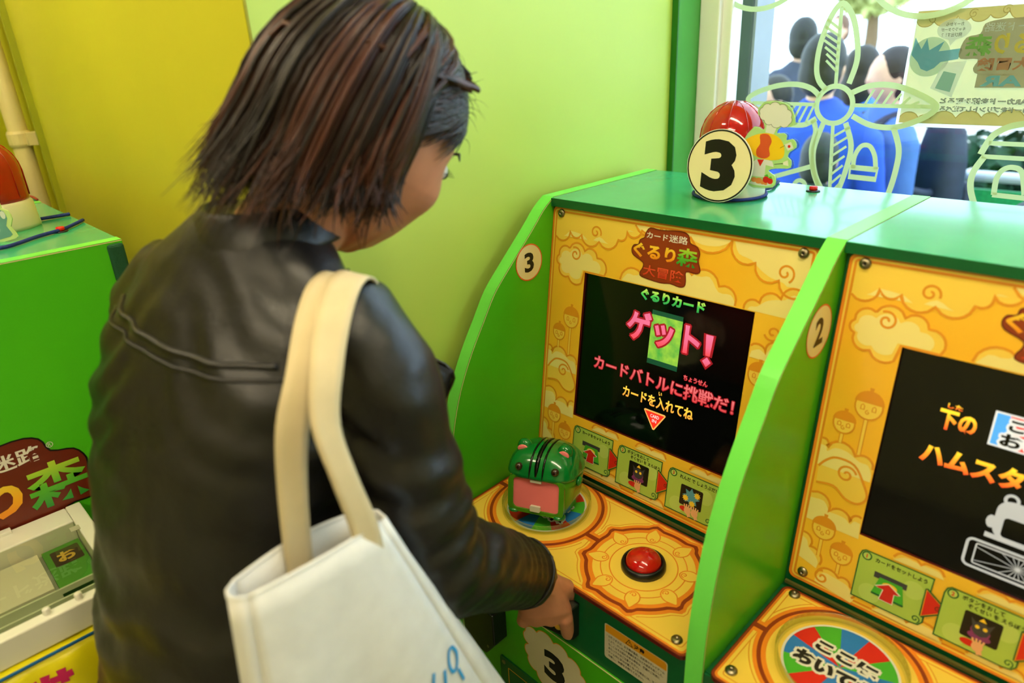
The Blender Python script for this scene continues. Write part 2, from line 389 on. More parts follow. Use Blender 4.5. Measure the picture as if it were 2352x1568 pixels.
def bolt(fr, u, v, root, r=7.0):
    c = fr(u, v, 0); ez = (fr(u, v, 1) - c).normalized(); ex = (fr(u + 1, v, 0) - c).normalized(); ey = ez.cross(ex)
    M = Matrix.Translation(c) @ Matrix((ex, ey, ez)).transposed().to_4x4()
    k = r / 1000
    b = MB().lathe([(k, .0), (k * .98, .0018), (k * .82, .0036), (k * .34, .0040), (k * .30, .0040), (k * .30, .0012)], 20, M).build('bolt', BOLT, root, True)
    MB().lathe([(k * .30, .0012), (k * .30, .0014)], 6, M).build('hex_socket', BOLTH, b)
    return b
def clip_segments(pts, ok):
    out = []; cur = []
    for p in pts:
        if ok(p): cur.append(p)
        else:
            if len(cur) > 1: out.append(cur)
            cur = []
    if len(cur) > 1: out.append(cur)
    return out

def bezel_art(bz, F):
    """printed picture on the monitor surround; millimetres on the sheet"""
    L = [.15]
    def put(fl, m, name, step=.12):
        o = fl.build(name, F, L[0], m, bz); L[0] += step; return o
    hole = [(77, 102), (373, 102), (373, 352), (77, 352)]
    put(Flat().poly(rrect(0.5, 444.5, .5, 450.5, 9), [hole[::-1]]), P_ORANGE, 'border_print')
    put(Flat().stroke(rrect(5.5, 439.5, 5.5, 445.5, 6), 2.6, True), P_YEL, 'border_line')
    put(Flat().poly(rrect(9, 436, 9, 442, 2), [hole[::-1]]), P_AMBER, 'ground_print')
    put(Flat().stroke(rrect(9, 436, 9, 442, 2), 1.4, True), P_LINE, 'border_line')
    band, pale, line = Flat(), Flat(), Flat()
    def offscreen(pts):
        out = []
        for u, v in pts:
            if 75.5 < u < 374.5 and 100.5 < v < 353.5:
                d = {'t': 353.5 - v, 'b': v - 100.5, 'l': u - 75.5, 'r': 374.5 - u}; k = min(d, key=d.get)
                u, v = (u, 353.5) if k == 't' else (u, 100.5) if k == 'b' else (75.5, v) if k == 'l' else (374.5, v)
            out.append((u, v))
        return out
    def cloud(cusps, close=(), bulge=.32, side=1, inset=9, dirn=(0, 1)):
        band.new(); pale.new(); line.new(); o = offscreen(scallop(cusps, bulge, side)); band.poly(offscreen(o + list(close)))
        ins = [(p[0] + dirn[0] * inset, p[1] + dirn[1] * inset) for p in o]
        ins = [(min(max(p[0], 10), 435), min(p[1], 441)) for p in ins]
        pale.poly(offscreen(smooth_path(ins[::3] + [ins[-1]], 3) + list(close))); line.stroke(o, 3)
    # hanging clouds along the top
    cloud([(10, 402), (41, 413), (64, 411), (101, 405), (138, 414), (152, 428), (180, 434), (196, 441)], [(10, 441)], .34, -1, 8)
    cloud([(167, 441), (213, 441), (222, 441)], [], .3, -1, 2)
    cloud([(214, 441), (262, 436), (326, 441)], [(326, 441.2), (214, 441.2)], .30, -1, 8)
    cloud([(326, 441), (363, 417), (398, 400), (435, 388)], [(435, 441)], .34, -1, 8, (.5, .9))
    line.new().stroke(spiral(93, 419, 11, 1.3, -20, d=1), 2.8); line.new().stroke(spiral(405, 411, 13, 1.3, -60, d=1), 2.8)
    # closed cloud on the left
    m1 = [(42, 386), (74, 386), (100, 379), (117, 353), (76, 340), (43, 339), (22, 356), (20, 372), (42, 386)]
    o = scallop(m1, .34, 1); o = [(max(10, p[0]), p[1] if p[0] < 76 else max(p[1], 353)) for p in o]
    band.new().poly(o[:-1]); pale.new().poly([((p[0] - 62) * .84 + 60, (p[1] - 364) * .72 + 363) for p in o[:-1]]); line.new().stroke(o, 3)
    line.new().stroke(spiral(55, 378, 12, 1.35, 120, d=-1), 2.8)
    # clouds over the screen
    cloud([(148, 354), (188, 368), (272, 384), (316, 376), (343, 354)], [], .34, 1, 8, (0, -1))
    cloud([(356, 353), (377, 366), (405, 377), (435, 388)], [(435, 353)], .34, 1, 8, (.4, -1))
    cloud([(374, 306), (397, 301), (410, 318), (435, 326)], [(435, 290), (374, 290)], .30, 1, 7, (.3, -1))
    line.new().stroke(spiral(402, 330, 12, 1.3, 200, d=1), 2.8)
    # heap of clouds on the left, right and along the bottom
    cloud([(10, 212), (18, 202), (53, 202), (76, 192)], [(76, 175), (10, 175)], .36, 1, 9, (0, -1))
    sw = smooth_path([(12, 173), (20, 184), (32, 192), (54, 190), (69, 170), (76, 153), (67, 141), (51, 142), (35, 153), (13, 150)], 4)
    band.new().poly(sw); line.new().stroke(sw, 3); line.new().stroke(spiral(47, 174, 12.5, 1.4, 20, d=1), 2.8)
    cloud([(10, 134), (36, 116), (64, 114), (77, 124)], [(77, 95), (10, 95)], .36, 1, 8, (0, -1))
    cloud([(10, 74), (22, 57), (38, 36)], [(10, 36)], .3, 1, 7, (-.5, -1))
    cloud([(36, 22), (64, 30), (80, 25), (84, 10)], [(36, 10)], .34, 1, 7, (0, -1)); line.new().stroke(spiral(44, 20, 10, 1.3, 90, d=1), 2.8)
    for c in ([(120, 92), (150, 96), (176, 93)], [(210, 92), (240, 97), (268, 92)], [(310, 92), (340, 96), (372, 92)], [(110, 12), (150, 14), (190, 11)], [(215, 12), (250, 14), (275, 11)]):
        cloud(c, [(c[-1][0], c[0][1] - 3), (c[0][0], c[0][1] - 3)], .3, 1, 4, (0, -1))
    cloud([(384, 205), (404, 214), (435, 208)], [(435, 186), (384, 186)], .34, 1, 8, (0, -1)); line.new().stroke(spiral(416, 190, 12, 1.4, 90, d=1), 2.8)
    cloud([(384, 120), (410, 128), (435, 120)], [(435, 100), (384, 100)], .34, 1, 8, (0, -1))
    put(band, P_YEL, 'cloud_print'); put(pale, P_PALE, 'cloud_highlight'); put(line, P_LINE, 'cloud_outline')
    body, cap = Flat(), Flat()
    for cu, cv, r, st in ((56, 270, 16, 205), (32, 240, 13, 213), (34, 89, 14.5, 48), (61, 64, 13.5, 35), (392, 268, 15, 214), (420, 236, 13, 205)):
        body.new(); cap.new(); body.poly([(cu - 1.8, st), (cu + 1.8, st), (cu + 1.8, cv - r * .6), (cu - 1.8, cv - r * .6)])
        body.poly(circ(cu, cv, r, 22, rv=r * 1.05)); cap.stroke(circ(cu, cv, r, 22, rv=r * 1.05), 2, True)
        cap.poly([(cu + (r + 1.2) * math.cos(R_(a)), cv + r * .25 + (r * 1.0) * math.sin(R_(a))) for a in range(0, 181, 15)])
        cap.poly([(cu - 2, cv + r * 1.15), (cu + 2, cv + r * 1.15), (cu + 2.6, cv + r * 1.5), (cu - 2.6, cv + r * 1.5)])
        for s in (-1, 1): cap.stroke([(cu + s * r * .42 - 2, cv - r * .32), (cu + s * r * .42 - 2, cv - r * .02), (cu + s * r * .42, cv + r * .1), (cu + s * r * .42 + 2, cv - r * .02), (cu + s * r * .42 + 2, cv - r * .32)], 1.1, True)
        cap.stroke(spiral(cu, cv - r * .5, 3, 1.1, 90), 1.1); cap.stroke([(cu - 2.2, st), (cu - 2.2, cv - r)], 1.1); cap.stroke([(cu + 2.2, st), (cu + 2.2, cv - r)], 1.1)
    put(body, P_YEL, 'acorn_print'); put(cap, P_LINE, 'acorn_outline')
    # title badge
    lg = smooth_path([(187, 431), (194, 440), (213, 439), (246, 442), (259, 438), (263, 428), (275, 424), (280, 415), (279, 405), (284, 392), (278, 387), (262, 387), (263, 374), (262, 366), (254, 363), (238, 365), (221, 363), (188, 366), (184, 372), (188, 380), (187, 388), (169, 396), (165, 404), (168, 411), (176, 413), (178, 420), (186, 425)], 3, True)
    put(Flat().poly(lg), P_BROWN, 'title_badge')
    put(Flat().stroke(lg, 1.6, True), P_MAROON, 'title_badge_edge')
    put(Flat().text('カード', 189, 226, 425, 434, .02).text('迷路', 228, 259, 424.5, 435.5, .012), P_WHITE, 'title_lettering')
    put(Flat().text('ぐるり', 168, 242, 394.5, 416.5, .04), G_GURU, 'title_lettering')
    put(Flat().text('森', 244, 279, 393.5, 420, .022), G_MORI, 'title_lettering')
    put(Flat().text('大冒険', 189, 259, 369, 385.5, .014), G_DAI, 'title_lettering')
    # three instruction cards
    for k, u0 in enumerate((83, 180, 278)):
        cd = smooth_path([(u0 + 6, 86), (u0 + 42, 86), (u0 + 84, 86)], 1) + [(u0 + 83, 50), (u0 + 83, 24), (u0 + 79, 18.5), (u0 + 70, 17), (u0, 17), (u0, 76), (u0 + 2, 83)]
        put(Flat().poly(cd), P_CARD, 'instruction_card', .08)
        put(Flat().poly(circ(u0 + 20, 30, 13, 18)).new().poly(circ(u0 + 66, 60, 12, 18)), P_CARD2, 'card_swirl_print', .08)
        put(Flat().stroke(cd, 1.5, True).stroke(spiral(u0 + 75, 24.5, 5.2, 1.3, -60, d=1), 1.3), P_DKG, 'card_outline', .08)
        put(Flat().poly(circ(u0 + 8.5, 79, 6, 20)), P_DKG, 'number_badge', .08)
        put(Flat().poly(circ(u0 + 8.5, 79, 4.4, 20)), P_CARD2, 'number_badge_centre', .08)
        put(Flat().text(str(k + 1), u0 + 5, u0 + 12, 76.2, 81.8, .03, keep=True), P_RED, 'number_print', .08)
        tx = Flat()
        if k == 0: tx.text('カードをセットしよう', u0 + 19, u0 + 78, 75.5, 81.5, .02)
        elif k == 1: tx.text('ボタンをおして', u0 + 18, u0 + 60, 77.5, 83.5, .02).text('ぞくせい を えらぼう', u0 + 25, u0 + 81, 70, 76, .02)
        else: tx.text('れんだ で しょうぶだ！', u0 + 20, u0 + 82, 75, 81.5, .02)
        put(tx, P_BLACK, 'card_lettering', .08)
        if k == 0:
            put(Flat().poly([(u0 + 21, 63.5), (u0 + 59, 63.5), (u0 + 59, 55.5), (u0 + 21, 55.5)]), P_GREY, 'slot_picture', .08)
            put(Flat().poly([(u0 + 28, 58), (u0 + 54.5, 58), (u0 + 60, 32), (u0 + 21.5, 32)]), P_GREEN, 'card_picture', .08)
            put(Flat().stroke([(u0 + 22, 33), (u0 + 59.5, 33)], 2.5), P_DKG, 'card_picture_edge', .08)
            put(Flat().poly(circ(u0 + 41, 50, 9, 12, rv=5)), P_SUN, 'card_picture_burst', .08)
            ar = [(u0 + 39.5, 53), (u0 + 53.5, 44.5), (u0 + 47, 43), (u0 + 47.5, 29), (u0 + 32.5, 29), (u0 + 35, 43.5), (u0 + 25.5, 44)]
            put(Flat().stroke(ar, 1.8, True), P_WHITE, 'arrow_edge', .08); put(Flat().poly(ar), P_RED, 'arrow_print', .08)
        else:
            put(Flat().poly(rrect(u0 + 24, u0 + 62, 33.5, 67, 2.5)), P_BLACK, 'picture_square', .08)
            if k == 1:
                put(Flat().poly(circ(u0 + 43, 47, 10, 14)).poly(circ(u0 + 43, 40, 12, 14, rv=5)), P_PURPLE, 'picture_shape', .08)
                put(Flat().poly(circ(u0 + 43, 50, 9.5, 9)).poly([(u0 + 34, 52), (u0 + 31, 62), (u0 + 38, 56)]).poly([(u0 + 52, 52), (u0 + 55, 62), (u0 + 48, 56)]), P_GREY, 'picture_shape', .08)
                put(Flat().poly(circ(u0 + 39, 52, 2.4, 8)).poly(circ(u0 + 47, 52, 2.4, 8)).poly([(u0 + 39, 60), (u0 + 43, 65), (u0 + 47, 60)]), P_SUN, 'picture_shape', .08)
            else:
                st = lambda cu, cv, r, m=9: [(cu + r * (1 if i % 2 == 0 else .6) * math.cos(math.pi * i / m), cv + r * (1 if i % 2 == 0 else .6) * math.sin(math.pi * i / m)) for i in range(2 * m)]
                put(Flat().poly(st(u0 + 43, 51, 15, 8)), P_SKY, 'picture_shape', .08)
                put(Flat().poly(st(u0 + 53, 57, 6)).new().poly(st(u0 + 34, 47, 6)).new().poly(st(u0 + 46, 41, 6)), P_SUN, 'picture_shape', .08)
            put(Flat().poly(circ(u0 + 35, 28, 9, 18, rv=4.5)), P_RED, 'button_picture', .08)
            hd = Flat()
            for j, hu in enumerate((u0 + 44,) if k == 1 else (u0 + 40, u0 + 52)):
                hd.new().poly(circ(hu, 27, 6, 12, rv=6.5))
                for q in range(4): hd.stroke([(hu - 4 + 2.6 * q, 30), (hu - 6.5 + 4 * q, 38 - abs(q - 1.5))], 2.2)
                hd.stroke([(hu + 1, 26), (hu + 4, 18)], 6)
            put(hd, P_SKIN, 'hand_picture', .08)
        if k < 2:
            t = [(u0 + 80, 68), (u0 + 104, 51.5), (u0 + 80.5, 33.5)]
            put(Flat().poly([(u0 + 77.8, 70), (u0 + 80.5, 71.5), (u0 + 106.5, 53), (u0 + 106.5, 50), (u0 + 81, 30.5), (u0 + 78, 32)]), P_DKG, 'arrow_outline', .08)
            put(Flat().stroke([(u0 + 79.8, 69), (u0 + 105, 51.5), (u0 + 80, 32.5)], 1.0, True), P_LINE, 'arrow_trim', .08)
            put(Flat().poly(t), P_RED, 'arrow_print', .08)
            put(Flat().stroke(spiral(u0 + 95, 50, 4, 1.3, 0), 1), P_MAROON, 'arrow_curl', .08)

def screen_three(scn, F):
    L = [.2]
    def put(fl, m, name):
        o = fl.build(name, F, L[0], m, scn); L[0] += .1; return o
    put(Flat().poly([(210, 241), (264, 241), (264, 313), (210, 313)]), E_PACK, 'pack_picture')
    pk = Flat(); [pk.new().poly([(210, a), (264, a), (264, b), (210, b)]) for a, b in ((234, 242), (312, 319))]
    put(pk, E_PACKD, 'pack_crimp')
    put(Flat().text('ぐるりカード', 186, 297, 330, 348, .05), E_GREEN, 'screen_lettering')
    bang = [[(304, 303), (316, 303), (314, 272), (307, 272)], [(310, 255), (317, 263), (310, 270), (303, 263)]]
    og_ = Flat().text_edge('ゲット', 166, 296, 264, 312, .032, 2.8)
    for q in bang: og_.stroke(q, 5.5, True)
    put(og_, E_DRED, 'screen_lettering_glow')
    pk_ = Flat().text('ゲット', 166, 296, 264, 312, .032)
    for q in bang: pk_.poly(q)
    put(pk_, E_PINK, 'screen_lettering')
    put(Flat().text_edge('カードバトルに挑戦だ！', 109, 362, 196.5, 220, .018, 1.2).text_edge('ちょうせん', 277, 317, 225.5, 233.5, .018, .6), E_DRED, 'screen_lettering_glow')
    put(Flat().text('カードバトルに挑戦だ！', 109, 362, 196.5, 220, .018).text('ちょうせん', 277, 317, 225.5, 233.5, .012), E_ROSE, 'screen_lettering')
    put(Flat().text('カードを入れてね', 171, 301, 166, 186, .03).text('い', 238, 244, 188, 194, .04), E_GOLD, 'screen_lettering')
    t = [(217.5, 157.5), (253, 157.5), (236, 131.5)]
    put(Flat().poly([(215, 158), (217, 160), (253.5, 160), (255.5, 158), (237.5, 129.5), (234.5, 129.5)]), E_TAN, 'card_in_outline')
    put(Flat().poly(t), E_RED, 'card_in_sign')
    put(Flat().text('CARD', 228, 244, 149, 154.5, .02).text('IN', 232, 240, 141.5, 147, .02), E_WHITE, 'screen_lettering')
def screen_two(scn, F):
    L = [.2]
    def put(fl, m, name):
        o = fl.build(name, F, L[0], m, scn); L[0] += .1; return o
    put(Flat().text('下の', 129, 167, 268, 292, .045).text('した', 135, 150, 294, 300, .04), E_FIRE, 'screen_lettering')
    put(Flat().text('ハムスタンドを', 119, 300, 222, 248, .05), E_FIRE, 'screen_lettering')
    put(Flat().text('おいてね', 190, 290, 178, 200, .05), E_FIRE, 'screen_lettering') if 0 else None
    put(Flat().poly([(180, 266), (300, 266), (300, 306), (180, 306)]), E_WHITE, 'badge_picture')
    a, b, c = Flat(), Flat(), Flat()
    for q in range(6):
        u = 182 + q * 19.4
        (a, b, c)[q % 3].new().poly([(u, 268), (u + 19.4, 268), (u + 12, 304), (u - (0 if q == 0 else 7), 304)])
    put(a, E_BLUE, 'badge_stripe'); put(b, E_RED, 'badge_stripe'); put(c, E_GRN2, 'badge_stripe')
    put(Flat().text_edge('ここに', 195, 248, 287, 301, .045, 2.4).text_edge('おいてね', 190, 278, 269, 284, .045, 2.4), E_WHITE, 'badge_lettering_edge')
    put(Flat().text('ここに', 195, 248, 287, 301, .045).text('おいてね', 190, 278, 269, 284, .045), E_BLACK, 'badge_lettering')
    # pictogram of the figure over its tray
    ic = Flat(); body = rrect(205, 262, 162, 210, 14)
    ic.poly(body, [rrect(214, 253, 166, 190, 4)[::-1]]); ic.stroke(circ(216, 211, 6, 16), 3.2, True); ic.stroke(circ(250, 211, 6, 16), 3.2, True)
    ic.poly(circ(203, 180, 5, 10, rv=8)); ic.poly([(200, 160), (268, 160), (268, 164), (200, 166)]); ic.poly(circ(216, 201, 3.4, 12))
    ic.stroke(rrect(187, 290, 118, 152, 6), 3, True); ic.stroke(rrect(196, 281, 123, 148, 2), 1.6, True)
    for a_ in range(0, 360, 24):
        r = 1 / max(abs(math.cos(R_(a_))) / 42, abs(math.sin(R_(a_))) / 12, 1e-6); ic.stroke([(238, 135), (238 + r * math.cos(R_(a_)), 135 + r * math.sin(R_(a_)))], .7)
    put(ic, mat('screen grey white', (170, 174, 180), emit=.7, noise_s=5), 'pictogram')

def console_art(cp, G, toy):
    L = [.15]
    def put(fl, m, name, step=.12):
        o = fl.build(name, G, L[0], m, cp); L[0] += step; return o
    B = (114, 90); Q = (315, 100)
    put(Flat().poly(rrect(3, 447, 1, 199, 9)), P_BROWN, 'border_print')
    put(Flat().poly(rrect(6, 444, 4, 196, 7)), P_ORANGE, 'border_print')
    put(Flat().poly(rrect(9, 441, 7, 193, 5)), P_YEL, 'ground_print')
    inb = lambda p, e=9: e < p[0] < 450 - e and e - 2 < p[1] < 200 - e
    clampc = lambda pts: [(min(max(p[0], 5), 445), min(max(p[1], 2.5), 197.5)) for p in pts]
    bump = lambda a, r, b: r + b * max(0, math.cos(R_(4 * 2 * (a - 22.5)))) ** 3
    ring = lambda r, b: [(Q[0] + bump(a, r, b) * math.cos(R_(a)), Q[1] + bump(a, r, b) * math.sin(R_(a))) for a in range(0, 360, 4)]
    fl = Flat()
    fl.stroke(clip_segments(rrect(14, 436, 12, 188, 4, 3) + [rrect(14, 436, 12, 188, 4, 3)[0]], lambda p: True)[0], 1.4)
    for seg in clip_segments(circ(B[0], B[1], 104, 90) , lambda p: inb(p, 13) and math.hypot(p[0] - Q[0], p[1] - Q[1]) > 100): fl.stroke(seg, 1.4)
    for seg in clip_segments(ring(96, 8), lambda p: inb(p, 13) and math.hypot(p[0] - B[0], p[1] - B[1]) > 104): fl.stroke(seg, 1.4)
    put(fl, P_LINE, 'panel_line')
    put(Flat().poly(clampc(circ(B[0], B[1], 100, 72))).poly(clampc(ring(92, 8))).stroke([(B[0] + 95, 99), (Q[0] - 85, 99)], 20).stroke([(8, 92), (24, 92)], 20).stroke([(408, 92), (442, 92)], 20), P_ORANGE, 'ring_print')
    put(Flat().poly(clampc(circ(B[0], B[1], 95, 72))).poly(clampc(ring(86, 8))).stroke([(B[0] + 90, 99), (Q[0] - 80, 99)], 8).stroke([(4, 92), (26, 92)], 8).stroke([(400, 92), (446, 92)], 8), P_BROWN, 'ring_print')
    put(Flat().poly(clampc(circ(B[0], B[1], 90, 72))).new().poly(clampc(ring(80.5, 7))), P_ORANGE, 'ring_print')
    put(Flat().poly(clampc(circ(B[0], B[1], 84, 72))).new().poly(circ(Q[0], Q[1], 74, 60)), P_YEL, 'ring_print')
    put(Flat().stroke(circ(Q[0], Q[1], 62, 60), 1.6, True).new().stroke(circ(Q[0], Q[1], 49, 60), 1.8, True), P_ORANGE, 'ring_line')
    pe, po = Flat(), Flat()
    for k in range(8):
        a = 22.5 + 45 * k; ca, sa = math.cos(R_(a)), math.sin(R_(a))
        loc = [(-15, 0), (-9, 8.5), (2, 10), (11, 5), (17, 0), (11, -5), (2, -10), (-9, -8.5)]
        pts = smooth_path([(Q[0] + (67 + x) * ca - y * sa, Q[1] + (67 + x) * sa + y * ca) for x, y in loc], 3, True)
        pe.new().poly(pts); po.new().stroke(pts, 1.7, True); po.stroke(spiral(Q[0] + 59 * ca, Q[1] + 59 * sa, 5, 1.2, a + 90), 1.5)
    put(pe, P_YEL, 'petal_print'); put(po, P_ORANGE, 'petal_outline')
def dish(root, G, cp):
    B = (112, 88)
    c = G(B[0], B[1], 0); ez = (G(B[0], B[1], 1) - c).normalized(); M = Matrix.Translation(c) @ Vector((0, 0, 1)).rotation_difference(ez).to_matrix().to_4x4()
    d = MB().lathe([(.0705, .0004), (.0705, .016), (.0722, .0168), (.0735, .016), (.0735, .0004)], 56, M, close=False).build('dish_rim', ACRYL, root, True)
    L = [1.2]
    def put(fl, m, name):
        o = fl.build(name, G, L[0], m, d); L[0] += .12; return o
    put(Flat().poly(circ(B[0], B[1], 66, 48)), P_WHITE, 'disc_face')
    cols = [Flat(), Flat(), Flat()]
    for k in range(12):
        a0 = k * 30 + 10; cols[(0, 1, 2)[k % 3]].new().poly([B] + circ(B[0], B[1], 63, 5, a0, a0 + 30))
    for f_, m in zip(cols, (P_RED, P_GREEN, P_BLUE)): put(f_, m, 'disc_sector')
    neg = lambda fl: [fl.__setattr__('v', [(u, 2 * 88 - v) for u, v in fl.v]), fl][1]
    put(neg(Flat().text_edge('ここに', 77, 149, 96, 114, .065, 3.2).text_edge('おいてね', 63, 161, 64, 86, .065, 3.2)), P_WHITE, 'disc_lettering_edge')
    put(neg(Flat().text('ここに', 77, 149, 96, 114, .065).text('おいてね', 63, 161, 64, 86, .065)), P_BLACK, 'disc_lettering')
    return d
def push_button(root, G):
    c = G(315, 100, 0); ez = (G(315, 100, 1) - c).normalized(); M = Matrix.Translation(c) @ Vector((0, 0, 1)).rotation_difference(ez).to_matrix().to_4x4()
    b = MB().lathe([(.0325, .0), (.0325, .006), (.031, .0105), (.028, .0125), (.0265, .0115), (.0262, .006)], 40, M).build('button_ring', mat('black button plastic', (16, 15, 15), .3, noise_s=20), root, True)
    prof = [(.0258, .006)] + [(.0258 * math.cos(R_(a)), .010 + .0165 * math.sin(R_(a))) for a in range(0, 90, 8)] + [(.0006, .0265)]
    MB().lathe(prof, 40, M).build('button_dome', mat('red button plastic', (186, 18, 14), .12, coat=.6, noise_s=6, noise_a=.05), b, True)
def number_disc(x, cy, cz, r, txt, parent):
    F = frame((x, cy, cz), (0, 1, 0), (0, 0, 1))
    d = Flat().poly(circ(0, 0, r, 36)).build('number_disc', F, .25, P_CREAM, parent)
    Flat().stroke(circ(0, 0, r, 36), 2, True).build('disc_outline', F, .35, mat('print vermilion', (222, 92, 30), .4, noise_s=9), d)
    Flat().text(txt, -r * .36, r * .36, -r * .55, r * .55, .03).build('disc_numeral', F, .4, P_BLACK, d)
def cabinet(x0, xb, num, label, panels, full=True):
    root = thing('card_game_cabinet', label, 'arcade cabinet', (x0 + .225, 0, 0), 'card game cabinets by the window')
    for a, b in panels: side_panel(a, b, root)
    MB().box(x0, x0 + W_IN, -.002, YB, 1.2365, ZT).build('top_board', TOPG, root, bevel=.0008)
    MB().box(x0, x0 + W_IN, -.0026, -.0021, 1.2365, ZT - .0006).build('top_edge', DARKG, root)
    F = frame((xb, -.0578, .790), (1, 0, 0), (0, .1370, .9906))
    F0 = frame((x0, -.0578, .790), (1, 0, 0), (0, .1370, .9906))
    MB().prism([(0, -20), (450, -20), (450, 452), (0, 452)], F0, -16, -5.2).build('face_board', DARKG, root)
    hole = [(77, 102), (373, 102), (373, 352), (77, 352)]
    # surround sheet: a frame of four-sided rounded outline with the screen opening
    out = rrect(0, 445, 0, 451, 9); mb = MB(); n = len(out)
    fl = Flat().poly(out, [hole[::-1]])
    mb.add([F(u, v, 0) for u, v in fl.v], fl.f); mb.add([F(u, v, 0) for u, v in out] + [F(u, v, -5) for u, v in out], [(i, (i + 1) % n, n + (i + 1) % n, n + i) for i in range(n)])
    mb.add([F(u, v, 0) for u, v in hole] + [F(u, v, -5) for u, v in hole], [(i, (i + 1) % 4, 4 + (i + 1) % 4, 4 + i) for i in range(4)])
    bz = mb.build('screen_surround', P_RIM, root)
    bezel_art(bz, F)
    scn = Flat().poly(hole).build('screen', F, -4.6, SCREEN, root)
    FS = lambda u, v, h=0: F(u, v, h - 4.6)
    (screen_three if num == '3' else screen_two)(scn, FS)
    for u, v in ((19, 440), (424, 440), (19, 15), (424, 15)): bolt(F, u, v, root)
    # console
    c0 = Vector((xb, -.066, .779)); Gf = frame(c0, (1, 0, 0), (0, .99968, .02537))
    G = lambda u, w_, h=0: Gf(u, -w_, h)
    cp = MB().prism([(p[0], -p[1]) for p in rrect(2, 448, 0, 200, 10)], Gf, -6, 0).build('console_panel', P_RIM, root)
    console_art(cp, G, num == '3')
    MB().prism([(x0 * 1000 - xb * 1000, 12), (x0 * 1000 - xb * 1000 + 450, 12), (x0 * 1000 - xb * 1000 + 450, -197), (x0 * 1000 - xb * 1000, -197)], Gf, -24, -6.1).build('console_board', DARKG, root)
    mesh_obj('joint_strip', *(lambda m: (m.v, m.f))(MB().box(x0 + .004, x0 + .446, -.0635, -.0595, .7795, .784)), mat('olive joint rubber', (92, 88, 40), .4, noise_s=20), root)
    for u, v in ((20, 11), (425, 11), (20, 177), (425, 181)): bolt(G, u, v, root, 7.6)
    dish(root, G, cp); push_button(root, G)
    # front below the console
    MB().box(x0, x0 + W_IN, -.2600, -.235, .655, .770).build('front_board', DARKG, root)
    lf = MB().box(x0, x0 + W_IN, -.2630, -.235, .03, .6548).build('lower_front', SIDE, root)
    MB().box(x0, x0 + W_IN, -.2634, -.2624, .6540, .6552).build('lower_edge_line', CREAM, root)
    MB().box(x0, x0 + W_IN, -.235, YB, 0, .05).box(x0, x0 + W_IN, YB - .012, YB, .05, 1.236).build('carcass', DARKG, root)
    FF = frame((xb, -.2600, 0), (1, 0, 0), (0, 0, 1))
    st = Flat().poly(rrect(319, 422, 680, 743, 4)).build('caution_sticker', FF, .3, mat('sticker paper', (206, 196, 166), .5, noise_s=20, noise_a=.03), root)
    Flat().poly([(320.5, 728), (420.5, 728), (420.5, 739), (417.5, 742), (323.5, 742), (320.5, 739)]).build('sticker_band', FF, .4, mat('sticker amber', (220, 150, 14), .45, noise_s=20, noise_a=.03), st)
    Flat().stroke([(355.5, 730.5), (366.5, 730.5), (361, 740)], 1, True).stroke([(361, 737), (361, 733.5)], 1.1).text('注意', 369, 386, 730.5, 739, .03).build('sticker_heading', FF, .5, P_BLACK, st)
    tx = Flat()
    for i, (t_, e) in enumerate((('・お客さま又は、お子様が過去、光刺激やテレビゲーム', 418), ('により、けいれんや意識を失うなどの症状を起こした、', 416), ('もしくはその恐れのある場合は、機器のご利用に', 411), ('あたって十分ご注意ください。', 378), ('・ゲーム中に気分が悪くなった場合には、すぐに', 411), ('中断し、休憩をお取りください。', 386))):
        tx.text(t_, 323 if t_[0] == '・' else 326, e, 722.5 - i * 7.1 - 2.2, 722.5 - i * 7.1 + 2.4, .012)
    tx.build('sticker_lettering', FF, .5, P_BLACK, st)
    # coin mechanism
    BLK = mat('black coin plate', (14, 14, 15), .28, noise_s=20)
    cb = MB().prism([(208, 670), (272, 686), (273, 747), (208, 747)], FF, 0, 15).build('coin_plate', BLK, root, bevel=.0015)
    MB().prism([(208, 744.5), (273.4, 744.5), (273.4, 747.6), (208, 747.6)], FF, 1, 15.6).build('plate_edge', mat('worn steel edge', (130, 140, 140), .35, metal=1, noise_s=60), cb)
    MB().prism([(228, 697), (234, 697), (234, 730), (228, 730)], FF, 14.5, 15.4).build('coin_slot', mat('slot shadow', (3, 3, 3), .6, noise_s=9), cb)
    for u, v in ((262, 736), (218, 736)): MB().prism(circ(u, v, 3, 12), FF, 15, 16).build('screw', mat('dark copper screw', (110, 62, 40), .4, metal=.8, noise_s=40), cb)
    FL = frame((xb, -.2630, 0), (1, 0, 0), (0, 0, 1))
    bb = MB().prism([(40, 545), (93, 545), (116, 578), (116, 640), (40, 640)], FL, 0, 30).build('card_outlet', BLK, root, bevel=.002)
    MB().prism(circ(100, 566, 2.6, 10), FL, 30, 31).build('screw', BOLT, bb)
    cl = scallop([(166, 596), (160, 620), (186, 634), (222, 636), (252, 630), (276, 612), (284, 590), (276, 560), (250, 540), (214, 534), (182, 548), (164, 570), (166, 596)], .3, 1)
    cp_ = Flat().poly(cl[:-1]).build('cloud_sticker', FL, .3, mat('cloud cream', (226, 214, 178), .45, noise_s=9, noise_a=.04), root)
    Flat().stroke(cl, 1.8, True).build('cloud_edge', FL, .4, P_LINE, cp_)
    Flat().text(num, 200, 244, 556, 614, .05).build('cloud_numeral', FL, .45, P_BLACK, cp_)
    ht = MB().prism(rrect(96, 350, 250, 524, 5), FL, 0, 3).build('service_hatch', DARKG, root)
    Flat().stroke(rrect(116, 330, 270, 507, 2), 2, True).build('hatch_line', FL, 3.2, P_LINE, ht)
    for u, v in ((106, 514), (340, 514)): MB().prism(circ(u, v, 4, 12), FL, 3, 4.5).build('screw', BOLT, ht)
    return root
